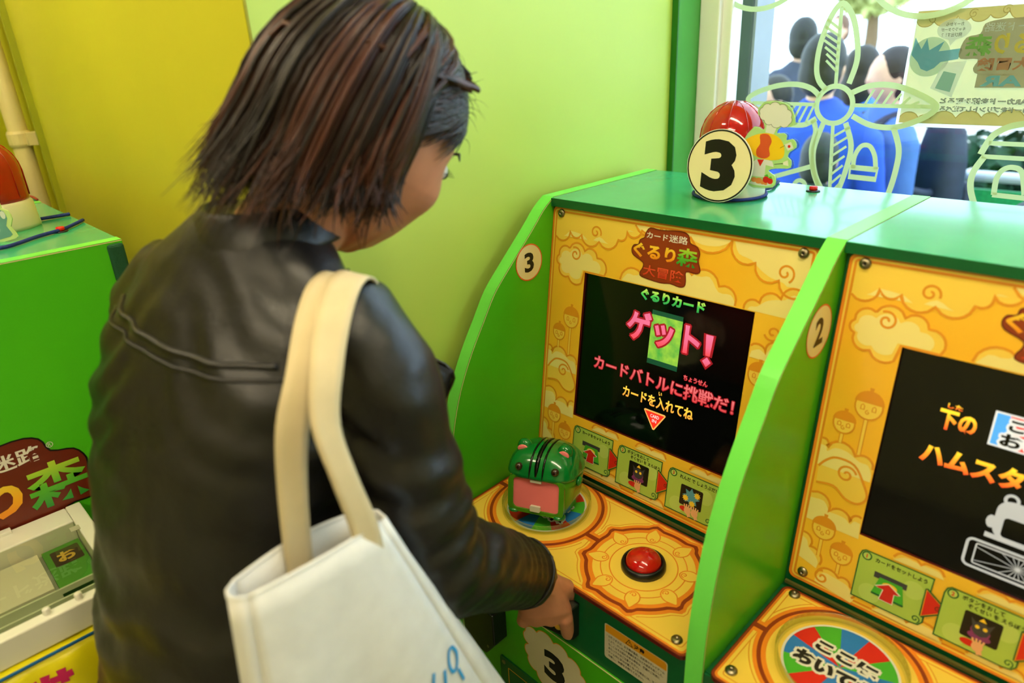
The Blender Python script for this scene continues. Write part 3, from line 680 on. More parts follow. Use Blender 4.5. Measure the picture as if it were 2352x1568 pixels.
cab3 = cabinet(0, 0, '3', 'green card game cabinet numbered 3 under the red lamp, beside the lime wall', [(-T_P, 0), (W_IN, W_IN + .0237)])
cab2 = cabinet(.4743, .479, '2', 'green card game cabinet numbered 2 with an empty lettered dish', [(.9243, .9479)])
for o in cab3.children:
    if o.name.startswith('side_panel'): sp3 = o; break
number_disc(.0002, -.060, 1.154, 30, '3', cab3)
sps = [o for o in cab3.children if o.name.startswith('side_panel')]
number_disc(.4739, -.047, 1.149, 33, '2', cab3)
# ------------------------------------------------------------------ the player
person = thing('person', 'person with a dark bob in a black leather jacket leaning over cabinet 3', 'person', (.09, -.64, 0))
HC = Vector((.157, -.447, 1.406)); HX, HY, HZ = Vector((.969, -.0576, -.2405)).normalized(), Vector((-.0727, .863, -.5)).normalized(), Vector((.2364, .5017, .832)).normalized()
HS = 1.05
HL = lambda x, y, z: HC + (HX * x + HY * y + HZ * z) * HS
gz = lambda p, c, s: math.exp(-sum(((p[i] - c[i]) / s[i]) ** 2 for i in range(3)))
def head_pt(x, y, z):
    t = min(1, max(0, (-.012 - z) / .10))
    x *= 1 - .36 * t ** 1.35
    if y < .035: y = .035 + (y - .035) * (1 - .62 * t)
    y += .010 * t * (1 if y > .03 else 0)
    p = (x, y, z)
    y += .012 * gz(p, (0, .085, -.106), (.024, .03, .020)) + .005 * gz(p, (0, .09, .035), (.05, .03, .014))
    for s in (-1, 1):
        k = gz(p, (s * .050, .062, -.022), (.024, .03, .022)); x += s * .006 * k; y += .004 * k
        y -= .010 * gz(p, (s * .032, .085, .008), (.016, .03, .011))
        y += .004 * gz(p, (s * .012, .098, -.034), (.007, .02, .007))
        x += s * .006 * gz(p, (s * .05, .01, -.078), (.03, .04, .03))
    y += .026 * gz(p, (0, .09, -.030), (.010, .04, .014)) + .014 * gz(p, (0, .09, -.004), (.008, .04, .018))
    y += .007 * gz(p, (0, .09, -.058), (.018, .03, .005)) + .008 * gz(p, (0, .09, -.070), (.016, .03, .006)) - .004 * gz(p, (0, .09, -.083), (.022, .03, .006))
    return x, y, z
def uv_blob(fn, nl=44, nm=56):
    rings = []
    for i in range(1, nl):
        th = math.pi * i / nl
        rings.append([fn(math.sin(th) * math.cos(2 * math.pi * k / nm), math.sin(th) * math.sin(2 * math.pi * k / nm), math.cos(th)) for k in range(nm)])
    return rings
def ring_at(c, ax, ay, a, b, e=2.0, n=28):
    o = []
    for k in range(n):
        t = 2 * math.pi * k / n; ct, st = math.cos(t), math.sin(t)
        o.append(Vector(c) + Vector(ax) * a * math.copysign(abs(ct) ** (2 / e), ct) + Vector(ay) * b * math.copysign(abs(st) ** (2 / e), st))
    return o
def remeshed(name, mb, voxel, m, parent, smooth_it=4, smooth_f=.5, disp=None, sub=0):
    o = mesh_obj(name, mb.v, mb.f, m, None)
    bm = bmesh.new(); bm.from_mesh(o.data); bmesh.ops.recalc_face_normals(bm, faces=bm.faces); bm.to_mesh(o.data); bm.free()
    r = o.modifiers.new('r', 'REMESH'); r.mode = 'VOXEL'; r.voxel_size = voxel; r.use_smooth_shade = True
    if smooth_it:
        s = o.modifiers.new('s', 'SMOOTH'); s.factor = smooth_f; s.iterations = smooth_it
    dg = bpy.context.evaluated_depsgraph_get(); me = bpy.data.meshes.new_from_object(o.evaluated_get(dg)); old = o.data
    o.modifiers.clear(); o.data = me; me.name = name; bpy.data.meshes.remove(old)
    if disp:
        nv = len(me.vertices); co = np.empty(nv * 3); no = np.empty(nv * 3); me.vertices.foreach_get('co', co); me.vertices.foreach_get('normal', no)
        co = co.reshape(-1, 3); no = no.reshape(-1, 3); d = disp(co, no); co += no * d[:, None]; me.vertices.foreach_set('co', co.ravel()); me.update()
    me.polygons.foreach_set('use_smooth', [True] * len(me.polygons))
    me.materials.clear(); me.materials.append(m)
    if parent: o.parent = parent; o.matrix_parent_inverse = Matrix.Translation(-parent_loc(parent))
    return o
# joints
SHR, ELR, WRR = Vector((.254, -.530, 1.260)), Vector((.285, -.495, .985)), Vector((.241, -.318, .815))
SHL, ELL, WRL = Vector((-.026, -.624, 1.238)), Vector((-.050, -.560, 1.01)), Vector((.03, -.47, 1.03))
SKIN = mat('warm brown skin', (194, 130, 98), .46, noise_s=60, noise_a=.07, bump=.03, bump_s=400)
SKIN.node_tree.nodes['Principled BSDF'].inputs['Subsurface Weight'].default_value = .12
SKIN.node_tree.nodes['Principled BSDF'].inputs['Subsurface Radius'].default_value = (.012, .005, .003)
LEATHER = mat('black leather', (17, 15, 15), .40, noise_s=26, noise_a=.25, bump=.10, bump_s=260, spec=.6)
body = MB()
body.rings([[HL(*head_pt(p[0], p[1], p[2])) for p in r] for r in uv_blob(lambda x, y, z: (x * .074, y * .094, z * .114))])
for s in (-1, 1):   # ears
    er = []
    for i in range(9):
        th = math.pi * (i + .5) / 9
        er.append([HL(s * (.071 + .011 * math.cos(th)), -.012 + .017 * math.sin(th) * math.cos(a) - .006 * math.cos(th), -.012 + .029 * math.sin(th) * math.sin(a)) for a in [2 * math.pi * k / 14 for k in range(14)]])
    body.rings(er)
NB = Vector((.112, -.560, 1.285))
body.tube([HL(0, -.012, -.045), HL(0, -.022, -.085), NB.lerp(HL(0, -.022, -.085), .45), NB, Vector((.095, -.585, 1.22))], [.050, .050, .050, .058, .075], 20)
body.rings([ring_at((.085, -.60, 1.24), (.93, .37, 0), (-.37, .93, 0), .12, .06), ring_at((.08, -.61, 1.10), (.94, .34, 0), (-.34, .94, 0), .13, .085), ring_at((.085, -.655, .95), (.97, .26, 0), (-.26, .97, 0), .12, .085), ring_at((.09, -.665, .86), (.98, .2, 0), (-.2, .98, 0), .14, .10)])
body.tube([SHR + Vector((-.03, -.005, -.05)), SHR.lerp(ELR, .5), ELR, WRR], [.034, .036, .035, .027], 14)
body.tube([SHL + Vector((.03, 0, -.04)), SHL.lerp(ELL, .5), ELL, WRL], [.034, .036, .035, .027], 14)
# right hand: back of the hand towards the viewer, knuckles down, fingers working the coin slot
Xh = Vector((.72, .69, -.06)).normalized(); Dh = (Vector((.03, .10, -1))).normalized(); Xh = (Xh - Dh * Xh.dot(Dh)).normalized(); Nh = Dh.cross(Xh).normalized()
if Nh.dot(Vector((.6, -.6, .4))) < 0: Nh = -Nh
HW = WRR + (WRR - ELR).normalized() * .012
hand = lambda x, d, n: HW + Xh * x + Dh * d + Nh * n
body.tube([WRR + (ELR - WRR) * .2, HW, hand(.0, .018, 0)], [.026, .025, .027], 14)
body.rings([ring_at(hand(.001, .006, 0), Xh, Nh, .026, .020, 2.4, 20), ring_at(hand(.002, .030, 0.001), Xh, Nh, .034, .018, 2.5, 20), ring_at(hand(.004, .060, 0.002), Xh, Nh, .038, .016, 2.6, 20), ring_at(hand(.005, .080, 0), Xh, Nh, .037, .0135, 2.6, 20), ring_at(hand(.005, .088, -.003), Xh, Nh, .030, .009, 2.4, 20)])
for (x, L1, L2, L3, a1, a2, a3, rr) in ((.031, .040, .024, .020, 12, 38, 60, .0098), (.011, .034, .026, .020, 62, 150, 205, .0100), (-.010, .031, .025, .019, 72, 160, 215, .0096), (-.029, .025, .020, .016, 80, 165, 215, .0086)):
    p = [hand(x * .85, .058, .001), hand(x, .078, .004)]
    for Ls, an in ((L1, a1), (L2, a2), (L3, a3)):
        p.append(p[-1] + (Dh * math.cos(R_(an)) - Nh * math.sin(R_(an))) * Ls)
    body.tube(p, [rr, rr * 1.18, rr * 1.02, rr * .92, rr * .72], 12)
body.tube([hand(.022, .020, -.006), hand(.037, .040, -.016), hand(.043, .066, -.026), hand(.042, .088, -.030), hand(.041, .098, -.031)], [.013, .0125, .0105, .0095, .007], 12)
# left hand, relaxed, mostly hidden in front of the body
dl = (WRL - ELL).normalized(); xl = dl.cross(Vector((0, 0, 1))).normalized(); nl = xl.cross(dl)
body.rings([ring_at(WRL + dl * d, xl, nl, a, b, 2.4, 18) for d, a, b in ((-.03, .027, .022), (.02, .034, .018), (.06, .040, .015), (.082, .037, .012))])
for k, x in enumerate((-.028, -.010, .010, .028)):
    q = [WRL + dl * .065 + xl * x, WRL + dl * .085 + xl * x * 1.03]
    for Ls, an in ((.036, 25), (.024, 60), (.018, 85)): q.append(q[-1] + (dl * math.cos(R_(an)) - nl * math.sin(R_(an))) * Ls * (1 - .12 * abs(k - 1.4)))
    body.tube(q, [.009, .0095, .0088, .008, .006], 10)
body.tube([WRL + xl * .028 + dl * .02, WRL + xl * .046 + dl * .045 - nl * .008, WRL + xl * .050 + dl * .075 - nl * .014], [.013, .011, .008], 10)
skin = remeshed('body', body, .0023, SKIN, person, 3, .5)
# eyes, brow, lashes, stud
for s in (-1, 1):
    e = MB().lathe([(.011 * math.sin(math.pi * i / 10) + 1e-5, -.011 * math.cos(math.pi * i / 10)) for i in range(11)], 16, Matrix.Translation(HL(s * .032, .0745, .008))).build('eye', mat('eye white', (226, 220, 210), .2, noise_s=30), skin, True)
    MB().lathe([(.0055, 0), (.004, .0016), (.0001, .0022)], 14, Matrix.Translation(HL(s * .033, .0850, .006)) @ Vector((0, 0, 1)).rotation_difference((HY * .9 - HZ * .3).normalized()).to_matrix().to_4x4()).build('iris', mat('dark iris', (24, 14, 10), .15, noise_s=30), skin, True)
    lash = MB()
    for k in range(9):
        x = s * (.020 + .0030 * k); b0 = HL(x, .084 - .0012 * k, .013 - .00025 * k * k * .3); lash.tube([b0, b0 + HY * .006 - HZ * .001, b0 + HY * .011 + HX * s * .0006 * k + HZ * .001], [.0005, .0004, .0002], 4)
    lash.build('eyelashes', mat('black lash', (12, 9, 8), .5, noise_s=30), skin)
    br = MB(); br.tube([HL(s * .012, .096, .028), HL(s * .028, .0945, .032), HL(s * .046, .083, .026)], [.0014, .0018, .0007], 6); br.build('eyebrow', mat('dark brow hair', (30, 20, 16), .6, noise_s=60), skin)
MB().lathe([(.0001, 0), (.0022, .0004), (.0026, .0016), (.0001, .0028)], 12, Matrix.Translation(HL(.0795, -.004, -.034)) @ Vector((0, 0, 1)).rotation_difference(HX).to_matrix().to_4x4()).build('ear_stud', mat('gold stud', (230, 180, 90), .2, metal=1, noise_s=30), skin, True)

# --- jacket
jk = MB()
def tr(c, th, a, b, z, e=2.3, tilt=0):
    ax = Vector((math.cos(R_(th)), math.sin(R_(th)), tilt)); ay = Vector((-math.sin(R_(th)), math.cos(R_(th)), 0)); return ring_at((c[0], c[1], z), ax, ay, a, b, e, 40)
jk.rings([tr((.125, -.672), 8, .154, .132, .800), tr((.123, -.672), 8, .151, .132, .860), tr((.116, -.665), 10, .143, .124, .930), tr((.109, -.652), 12, .139, .116, 1.00),
          tr((.105, -.638), 14, .144, .114, 1.06), tr((.105, -.622), 16, .150, .113, 1.12), tr((.107, -.606), 17, .156, .108, 1.18, 2.4), tr((.110, -.592), 17, .152, .096, 1.23, 2.3, -.02), tr((.112, -.582), 17, .134, .080, 1.268, 2.2, -.02), tr((.109, -.572), 17, .116, .067, 1.300, 2.2, -.05), tr((.114, -.560), 17, .080, .060, 1.328, 2.1, -.05), tr((.118, -.550), 17, .060, .055, 1.346, 2.0, -.08)])
s0 = Vector((.175, -.560, 1.232))
jk.tube([s0, SHR + Vector((-.010, 0, -.016)), SHR.lerp(ELR, .18) + Vector((.004, -.002, 0)), SHR.lerp(ELR, .5) + Vector((.002, -.006, 0)), SHR.lerp(ELR, .8) + Vector((.002, -.010, 0)), ELR + Vector((0, -.010, -.012)), ELR.lerp(WRR, .22) + Vector((0, 0, -.006)), ELR.lerp(WRR, .55), ELR.lerp(WRR, .80), ELR.lerp(WRR, .93)], [.054, .053, .053, .053, .055, .057, .055, .050, .046, .045], 28)
jk.tube([Vector((.02, -.60, 1.265)), SHL + Vector((.01, 0, .004)), SHL.lerp(ELL, .25), SHL.lerp(ELL, .6), ELL + Vector((0, -.008, -.01)), ELL.lerp(WRL, .4), ELL.lerp(WRL, .92)], [.056, .050, .052, .052, .052, .050, .043], 24)
def leather_folds(co, no):
    d = np.zeros(len(co))
    def ridge(p, u, amp, wl, c0, fall, ph=0):
        p = np.array(p); u = np.array(u); u = u / np.linalg.norm(u)
        q = co - p; s = q @ u; r = np.linalg.norm(q, axis=1)
        wob = .012 * np.sin(q[:, 0] * 40 + ph) + .010 * np.sin(q[:, 2] * 33 + 1.3 * ph)
        return amp * np.sin(2 * np.pi * (s + wob) / wl + ph) * np.exp(-(r / fall) ** 2)
    d += ridge(ELR, (ELR - SHR) + (WRR - ELR) * .3, .0045, .030, 0, .075)
    d += ridge(ELR.lerp(WRR, .7), (WRR - ELR), .0028, .026, 0, .06, 1)
    d += ridge(SHR + Vector((-.03, -.05, -.04)), (.5, .2, .85), .0040, .040, 0, .085, 2)
    d += ridge(SHL + Vector((.05, -.04, -.05)), (-.6, .1, .8), .0045, .045, 0, .085, .5)
    d += ridge((.07, -.74, 1.0), (.15, 0, 1), .0030, .070, 0, .16, .7)
    d += ridge((.02, -.70, .90), (.3, 0, 1), .0030, .055, 0, .12, 2.2)
    d += np.array([.0022 * noise.noise(Vector((c[0] * 22, c[1] * 22, c[2] * 13))) + .0008 * noise.noise(Vector((c[0] * 70, c[1] * 70, c[2] * 45))) for c in co])
    d += ridge(SHR.lerp(ELR, .45) + Vector((.03, -.04, 0)), (.25, .1, 1), .0035, .060, 0, .10, 1.4)
    return d
jacket = remeshed('jacket', jk, .0058, LEATHER, person, 9, .6, leather_folds)
bvh = BVHTree.FromObject(jacket, bpy.context.evaluated_depsgraph_get())
def on_jacket(p, d):
    h = bvh.ray_cast(Vector(p), Vector(d).normalized()); return h
# yoke seam across the back, sleeve seams, hem: raised double-stitched welts lying on the leather
def welt(name, rays, r, off=.0006):
    pts = []
    for p, d in rays:
        loc, no, *_ = on_jacket(p, d)
        if loc: pts.append(loc + no * off)
    if len(pts) > 2: MB().tube(smooth_path(pts, 2), r, 6).build(name, LEATHER, jacket, True)
ctr = Vector((.075, -.61, 0))
for dz, rr in ((0, .0034), (-.011, .0022)):
    welt('yoke_seam', [((.10 - .9 * math.cos(R_(a + 17)), -.60 - .9 * math.sin(R_(a + 17)), 1.251 + dz - .00021 * (a - 90)), (math.cos(R_(a + 17)), math.sin(R_(a + 17)), 0)) for a in range(18, 162, 4)], rr)
welt('hem_seam', [((.09 - .9 * math.cos(R_(a)), -.66 - .9 * math.sin(R_(a)), .862), (math.cos(R_(a)), math.sin(R_(a)), 0)) for a in range(-10, 200, 6)], .004)
ad = (ELR - SHR).normalized(); u1 = ad.cross(Vector((0, 0, 1)) if abs(ad.z) < .9 else Vector((1, 0, 0))).normalized(); u2 = ad.cross(u1)
def loop_rays(c, axis, tilt, n=26, R0=.3, a0=0, a1=360):
    axis = Vector(axis).normalized(); b1 = axis.orthogonal().normalized(); b2 = axis.cross(b1); o = []
    for k in range(n + 1):
        a = R_(a0 + (a1 - a0) * k / n); d = b1 * math.cos(a) + b2 * math.sin(a); o.append((Vector(c) + d * R0, -d))
    return o
welt('cuff_seam', loop_rays(ELR.lerp(WRR, .84), WRR - ELR, 0), .0020)
# shoulder seam down the right armhole
welt('armhole_seam', loop_rays(SHR + Vector((-.012, -.004, -.012)), (.93, .30, .22), 0, 26, .095), .0018)
# collar: stand and fall round the neck, running down into the open lapel on the right
cb = Vector((.116, -.540, 1.336)); cth = R_(17)
col_rings = []
for k in range(31):
    a = R_(-62 - 236 + 236 * k / 30 + 8)
    dx = Vector((math.cos(a + cth + math.pi / 2 + .2), math.sin(a + cth + math.pi / 2 + .2), 0))
    base = cb + dx * .060 + Vector((0, 0, -.012)); top = cb + dx * .058 + Vector((0, 0, .016)); fold = cb + dx * .066 + Vector((0, 0, .010)); low = cb + dx * .080 + Vector((0, -.004, -.020))
    inner = cb + dx * .055 + Vector((0, 0, -.01))
    col_rings.append([inner, top - dx * .004, top + Vector((0, 0, .004)), fold + Vector((0, 0, .006)), low, low - dx * .006 - Vector((0, 0, .002)), fold - dx * .008, base])
MB().rings(col_rings).build('collar', LEATHER, jacket, True).modifiers.new('sub', 'SUBSURF').levels = 1
# open front flap with its zip
flap = [((.170, -.478, 1.25), (.172, -.466, 1.245)), ((.172, -.460, 1.19), (.186, -.438, 1.180)), ((.178, -.442, 1.145), (.218, -.406, 1.150)), ((.175, -.450, 1.09), (.208, -.418, 1.108)), ((.165, -.48, 1.0), (.18, -.455, 1.0))]
fv = []
for a, b in flap:
    a, b = Vector(a), Vector(b)
    for t in (0, .25, .5, .75, 1): fv.append(a.lerp(b, t) + Vector((.012, -.006, 0)) * math.sin(math.pi * t))
ff = [(i * 5 + j, i * 5 + j + 1, i * 5 + j + 6, i * 5 + j + 5) for i in range(4) for j in range(4)]
fo = mesh_obj('front_flap', fv, ff, LEATHER, jacket, True); sm = fo.modifiers.new('s', 'SOLIDIFY'); sm.thickness = .004; sm.offset = 0
MB().tube(smooth_path([Vector(b) for a, b in [(a_, Vector(a_).lerp(Vector(b_), .99)) for a_, b_ in flap[1:]]], 4), .0020, 6).build('zip', mat('dark metal zip', (70, 66, 60), .35, metal=1, noise_s=200, noise_a=.4), jacket, True)
# red top under the open jacket
top = MB().rings([ring_at((.115, -.53, 1.25), (.93, .37, 0), (-.37, .93, 0), .060, .045), ring_at((.120, -.505, 1.19), (.93, .37, 0), (-.37, .93, 0), .095, .065), ring_at((.130, -.490, 1.10), (.95, .3, 0), (-.3, .95, 0), .095, .082), ring_at((.12, -.53, 1.02), (.97, .26, 0), (-.26, .97, 0), .09, .085), ring_at((.11, -.58, .92), (.98, .2, 0), (-.2, .98, 0), .09, .09)])
top.build('red_top', mat('red knit top', (186, 34, 26), .8, noise_s=120, noise_a=.15, bump=.2, bump_s=500), person, True)
# trousers and shoes
tw = MB()
tw.rings([tr((.09, -.665), 10, .165, .120, .90), tr((.09, -.668), 10, .172, .128, .82), tr((.09, -.668), 10, .165, .120, .74)])
for s, fx, fy in ((-1, .0, -.66), (1, .185, -.63)):
    hp = Vector((.09 + s * .085, -.668 + s * .015, .80)); kn = Vector((.09 + s * .09, -.63 + s * .01, .45)); an = Vector((fx, fy - .02, .07)); tw.tube([hp, hp.lerp(kn, .5), kn, kn.lerp(an, .5), an], [.092, .078, .058, .056, .042], 22)
remeshed('trousers', tw, .011, mat('black denim', (24, 24, 28), .8, noise_s=60, noise_a=.2, bump=.15, bump_s=400), person, 4)
for s, fx, fy in ((-1, .0, -.66), (1, .185, -.63)):
    MB().rings([ring_at((fx, fy + y, z), (1, 0, 0), (0, .15, 1), a, b, 2.4, 20) for y, z, a, b in ((-.075, .035, .020, .025), (-.06, .045, .034, .044), (0, .045, .038, .045), (.06, .036, .042, .036), (.12, .028, .040, .027), (.155, .022, .022, .018))]).build('shoe', mat('black shoe leather', (20, 18, 18), .35, noise_s=30), person, True)

# --- hair: a bob of fine tapering locks over a close cap
def scalp(th, al, off):
    return Vector(((.0775 + off) * math.sin(th) * math.sin(al), -.004 + (.0985 + off) * math.sin(th) * math.cos(al), .004 + (.117 + off) * math.cos(th)))
GRAV = Vector((.2405, .50, -.832))
def strand(al0, off, th1, ln, flare, rnd):
    pts = []; side = 1 if math.sin(al0) >= 0 else -1
    fr = max(0, math.cos(al0) + .15) / 1.15              # how far to the front it starts: those are swept back over the temple
    end = side * max(abs(al0), R_(90) + R_(30) * rnd[2])
    for i in range(10):
        th = R_(3) + (th1 - R_(3)) * i / 9
        k = min(1, max(0, (th - R_(16)) / R_(58))); k = k * k * (3 - 2 * k)
        al = al0 + (end - al0) * k
        o = off * (1 - .7 * fr) * (.25 + .75 * min(1, i / 4)) if i < 7 else off * (1 - .7 * fr * (9 - i) / 3)
        pts.append(scalp(th, al, o))
    d = (pts[-1] - pts[-2]).normalized()
    back = max(0, -math.cos(al)); down = Vector((0, 0, -1))
    aim = (down * (.80 + .15 * back) + GRAV * (.35 * (1 - back)) + Vector((math.sin(al) * .04, -back * flare, 0))).normalized()
    sd = min(1, max(0, 1.25 - abs(abs(al) - R_(95)) / R_(55))); ln *= 1 - .50 * sd
    m = 7
    for i in range(1, m + 1):
        k = i / m; dd = d.lerp(aim, min(1, k * 1.3)).normalized(); p = pts[-1] + dd * (ln / m)
        pts.append(p + Vector((rnd[0], rnd[1], 0)) * k * k * .0045)
    return pts
hv, hf, hg = [], [], []
def add_lock(pts, r0, g, n=4):
    base = len(hv); m = len(pts)
    for i, p in enumerate(pts):
        t = (pts[min(i + 1, m - 1)] - pts[max(i - 1, 0)]).normalized(); a = t.cross(Vector((p.x, p.y + .004, p.z * .4))).normalized(); b = t.cross(a).normalized()
        k = i / (m - 1); r = r0 * (.08 + .92 * min(1, k * 5)) * (1 - max(0, k - .55) / .45 * .92)
        for q in range(n):
            an = 2 * math.pi * q / n; hv.append(HL(*(p + a * math.cos(an) * r * 1.6 + b * math.sin(an) * r * .8))); hg.append(g)
    for i in range(m - 1):
        for q in range(n): hf.append((base + i * n + q, base + i * n + (q + 1) % n, base + (i + 1) * n + (q + 1) % n, base + (i + 1) * n + q))
rg = random.Random(5)
for c in range(240):
    al = rg.choice((-1, 1)) * rg.uniform(R_(40), math.pi); lay = rg.random(); off = -.001 + .020 * lay
    fr = max(0, math.cos(al))
    back = max(0, -math.cos(al))
    th1 = R_(96 - 10 * fr + rg.uniform(-6, 6)); ln = .070 + .020 * lay + rg.uniform(-.012, .012) + .010 * back - .01 * fr
    rnd0 = (rg.uniform(-1, 1), rg.uniform(-1, 1), rg.random()); g0 = rg.random()
    for s_ in range(9):
        da = rg.gauss(0, .055); rnd = (rnd0[0] + rg.gauss(0, .45), rnd0[1] + rg.gauss(0, .45), rnd0[2])
        add_lock(strand(al + da, off + rg.gauss(0, .0022), th1 + rg.gauss(0, .05), max(.02, ln + rg.gauss(0, .010)), .0 + rg.gauss(0, .05) + .12 * lay, rnd), rg.uniform(.0008, .0019), min(1, max(0, g0 + rg.gauss(0, .2))))
# short hair combed back from the forehead and temple, and a few flyaway hairs
for c in range(230):
    sd_ = 1 if rg.random() < .72 else -1; a0 = rg.uniform(4, 74); t0 = rg.uniform(15, 60 + 8 * (a0 / 74) ** 2); g0 = rg.random() * .6
    for s_ in range(6):
        pts = []; a1 = a0 + rg.gauss(0, 2.5); t1 = t0 + rg.gauss(0, 1.6); la = rg.uniform(34, 60); lt = rg.uniform(10, 26)
        for i in range(9):
            k = i / 8; pts.append(scalp(R_(t1 + lt * k * k * .9 + 3 * k), sd_ * R_(a1 + la * k), .0005 + .0055 * math.sin(math.pi * k) + .0015 * k * s_ / 6))
        add_lock(pts, rg.uniform(.0009, .0017), min(1, max(0, g0 + rg.gauss(0, .15))))
for c in range(46):
    a0 = rg.uniform(-30, 110); t0 = rg.uniform(35, 70); p0 = scalp(R_(t0), R_(a0), .004); d0 = Vector((p0.x, p0.y, p0.z)).normalized(); cu = Vector((rg.gauss(0, .5), rg.gauss(0, .5), -.9))
    pts = [p0]; dd = (d0 + Vector((rg.gauss(0, .5), rg.gauss(0, .5), rg.gauss(0, .4)))).normalized()
    for i in range(7): dd = (dd + cu * .28).normalized(); pts.append(pts[-1] + dd * .0042)
    add_lock(pts, .00030, .3, 3)
# close cap beneath the locks
cap_r = []
for i in range(16):
    th = R_(2) + R_(106) * i / 15
    cap_r.append([HL(*(scalp(min(th, R_(60 + 46 * (max(0, abs(((k / 40 * 360 + 180) % 360) - 180) - 30) / 90) ** 2)), R_(k / 40 * 360), -.0015))) for k in range(40)])
n0 = len(hv)
for r in cap_r:
    for v in r: hv.append(v); hg.append(.12)
for i in range(15):
    for k in range(40): hf.append((n0 + i * 40 + k, n0 + i * 40 + (k + 1) % 40, n0 + (i + 1) * 40 + (k + 1) % 40, n0 + (i + 1) * 40 + k))
HAIR = bpy.data.materials.new('dark brown hair'); HAIR.use_nodes = True; nt = HAIR.node_tree; b = nt.nodes['Principled BSDF']
at = nt.nodes.new('ShaderNodeAttribute'); at.attribute_name = 'g'; rp = nt.nodes.new('ShaderNodeValToRGB')
rp.color_ramp.elements[0].color = lin((22, 15, 13)); rp.color_ramp.elements[1].color = lin((72, 37, 24)); e = rp.color_ramp.elements.new(.6); e.color = lin((44, 25, 19))
nt.links.new(at.outputs['Fac'], rp.inputs[0]); nt.links.new(rp.outputs[0], b.inputs['Base Color']); b.inputs['Roughness'].default_value = .38; b.inputs['Specular IOR Level'].default_value = .36
hair = mesh_obj('hair', hv, hf, HAIR, person, True, g=hg)
# ------------------------------------------------------------------ tote bag on the shoulder
CANVAS = mat('daylit canvas', (228, 228, 224), .85, noise_s=40, noise_a=.05, bump=.25, bump_s=900)  # bag cloth whitened to carry the cool daylight from the window
WEB = mat('warm lit canvas webbing', (208, 191, 150), .85, noise_s=40, noise_a=.05, bump=.25, bump_s=900)  # same cloth as CANVAS, with warm indoor light put into the colour
bag = thing('tote_bag', 'cream canvas tote bag with blue print hanging from the shoulder of the leather jacket', 'bag', (.34, -.63, .74))
def sheet(name, top, bot, rows, fold, m=CANVAS):
    """grid between a rim line and a bottom line, with hanging folds"""
    n = len(top); vs = []
    for r in range(rows + 1):
        k = r / rows
        for i in range(n):
            p = Vector(top[i]).lerp(Vector(bot[i]), k); p.x += fold(i / (n - 1), k); vs.append(p)
    fs = [(r * n + i, r * n + i + 1, (r + 1) * n + i + 1, (r + 1) * n + i) for r in range(rows) for i in range(n - 1)]
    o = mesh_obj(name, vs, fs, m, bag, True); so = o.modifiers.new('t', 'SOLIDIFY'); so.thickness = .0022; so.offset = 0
    return o
lerp = lambda a, b, t: a + (b - a) * t
N = 17
near_t = [(.340 + .006 * math.sin(math.pi * k / N), lerp(-.712, -.594, k / N), 1.113 + .003 * math.sin(3 * k / N)) for k in range(N + 1)]
near_b = [(.372, lerp(-.745, -.470, k / N), .74) for k in range(N + 1)]
far_t = [(.306 - .006 * math.sin(math.pi * k / N), lerp(-.709, -.588, k / N), 1.106 + .004 * math.sin(3 * k / N)) for k in range(N + 1)]
far_b = [(.318, lerp(-.740, -.432, k / N), .74) for k in range(N + 1)]
nf = lambda s, k: .009 * math.sin(s * 9 + k * 2.2) * k + .010 * math.sin(s * 4 - .6) * k * (1 - k) * 2
bf = lambda s, k: .006 * math.sin(s * 7 + 1 + k * 2) * k
near = sheet('front_panel', near_t, near_b, 16, nf)
sheet('back_panel', far_t, far_b, 16, bf)
gus_t = [near_t[0], (.334, -.7195, 1.112), (.325, -.7215, 1.110), (.315, -.7185, 1.108), far_t[0]]
gus_b = [near_b[0], (.362, -.752, .74), (.345, -.756, .74), (.33, -.75, .74), far_b[0]]
sheet('gusset', gus_t, gus_b, 16, lambda s, k: (1 - s) * nf(0, k) + s * bf(0, k))
sheet('front_edge_panel', [near_t[-1], (.335, -.585, 1.112), (.32, -.583, 1.110), far_t[-1]], [near_b[-1], (.362, -.455, .74), (.34, -.435, .74), far_b[-1]], 16, lambda s, k: (1 - s) * nf(1, k) + s * bf(1, k))
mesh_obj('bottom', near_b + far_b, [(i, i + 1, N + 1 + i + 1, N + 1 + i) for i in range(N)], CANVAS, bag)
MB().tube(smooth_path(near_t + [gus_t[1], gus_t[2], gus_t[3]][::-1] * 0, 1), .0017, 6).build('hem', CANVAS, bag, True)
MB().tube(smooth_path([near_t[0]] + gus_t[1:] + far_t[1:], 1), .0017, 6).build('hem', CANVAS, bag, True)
def strap(name, pts):
    """pts: centre, width direction, half width"""
    cs = smooth_path([p for p, w_, h in pts], 5); ws = smooth_path([Vector(w_).normalized() for p, w_, h in pts], 5); hs = smooth_path([(h, 0) for p, w_, h in pts], 5)
    vs = []
    for c, w_, h in zip(cs, ws, hs):
        c = Vector(c); w_ = Vector(w_).normalized()
        for t in (-1, -.5, 0, .5, 1): vs.append(c + w_ * h[0] * t)
    n = len(cs); fs = [(i * 5 + j, i * 5 + j + 1, i * 5 + j + 6, i * 5 + j + 5) for i in range(n - 1) for j in range(4)]
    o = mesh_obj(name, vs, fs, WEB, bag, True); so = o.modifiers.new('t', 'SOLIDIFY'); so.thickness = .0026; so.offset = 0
    return o
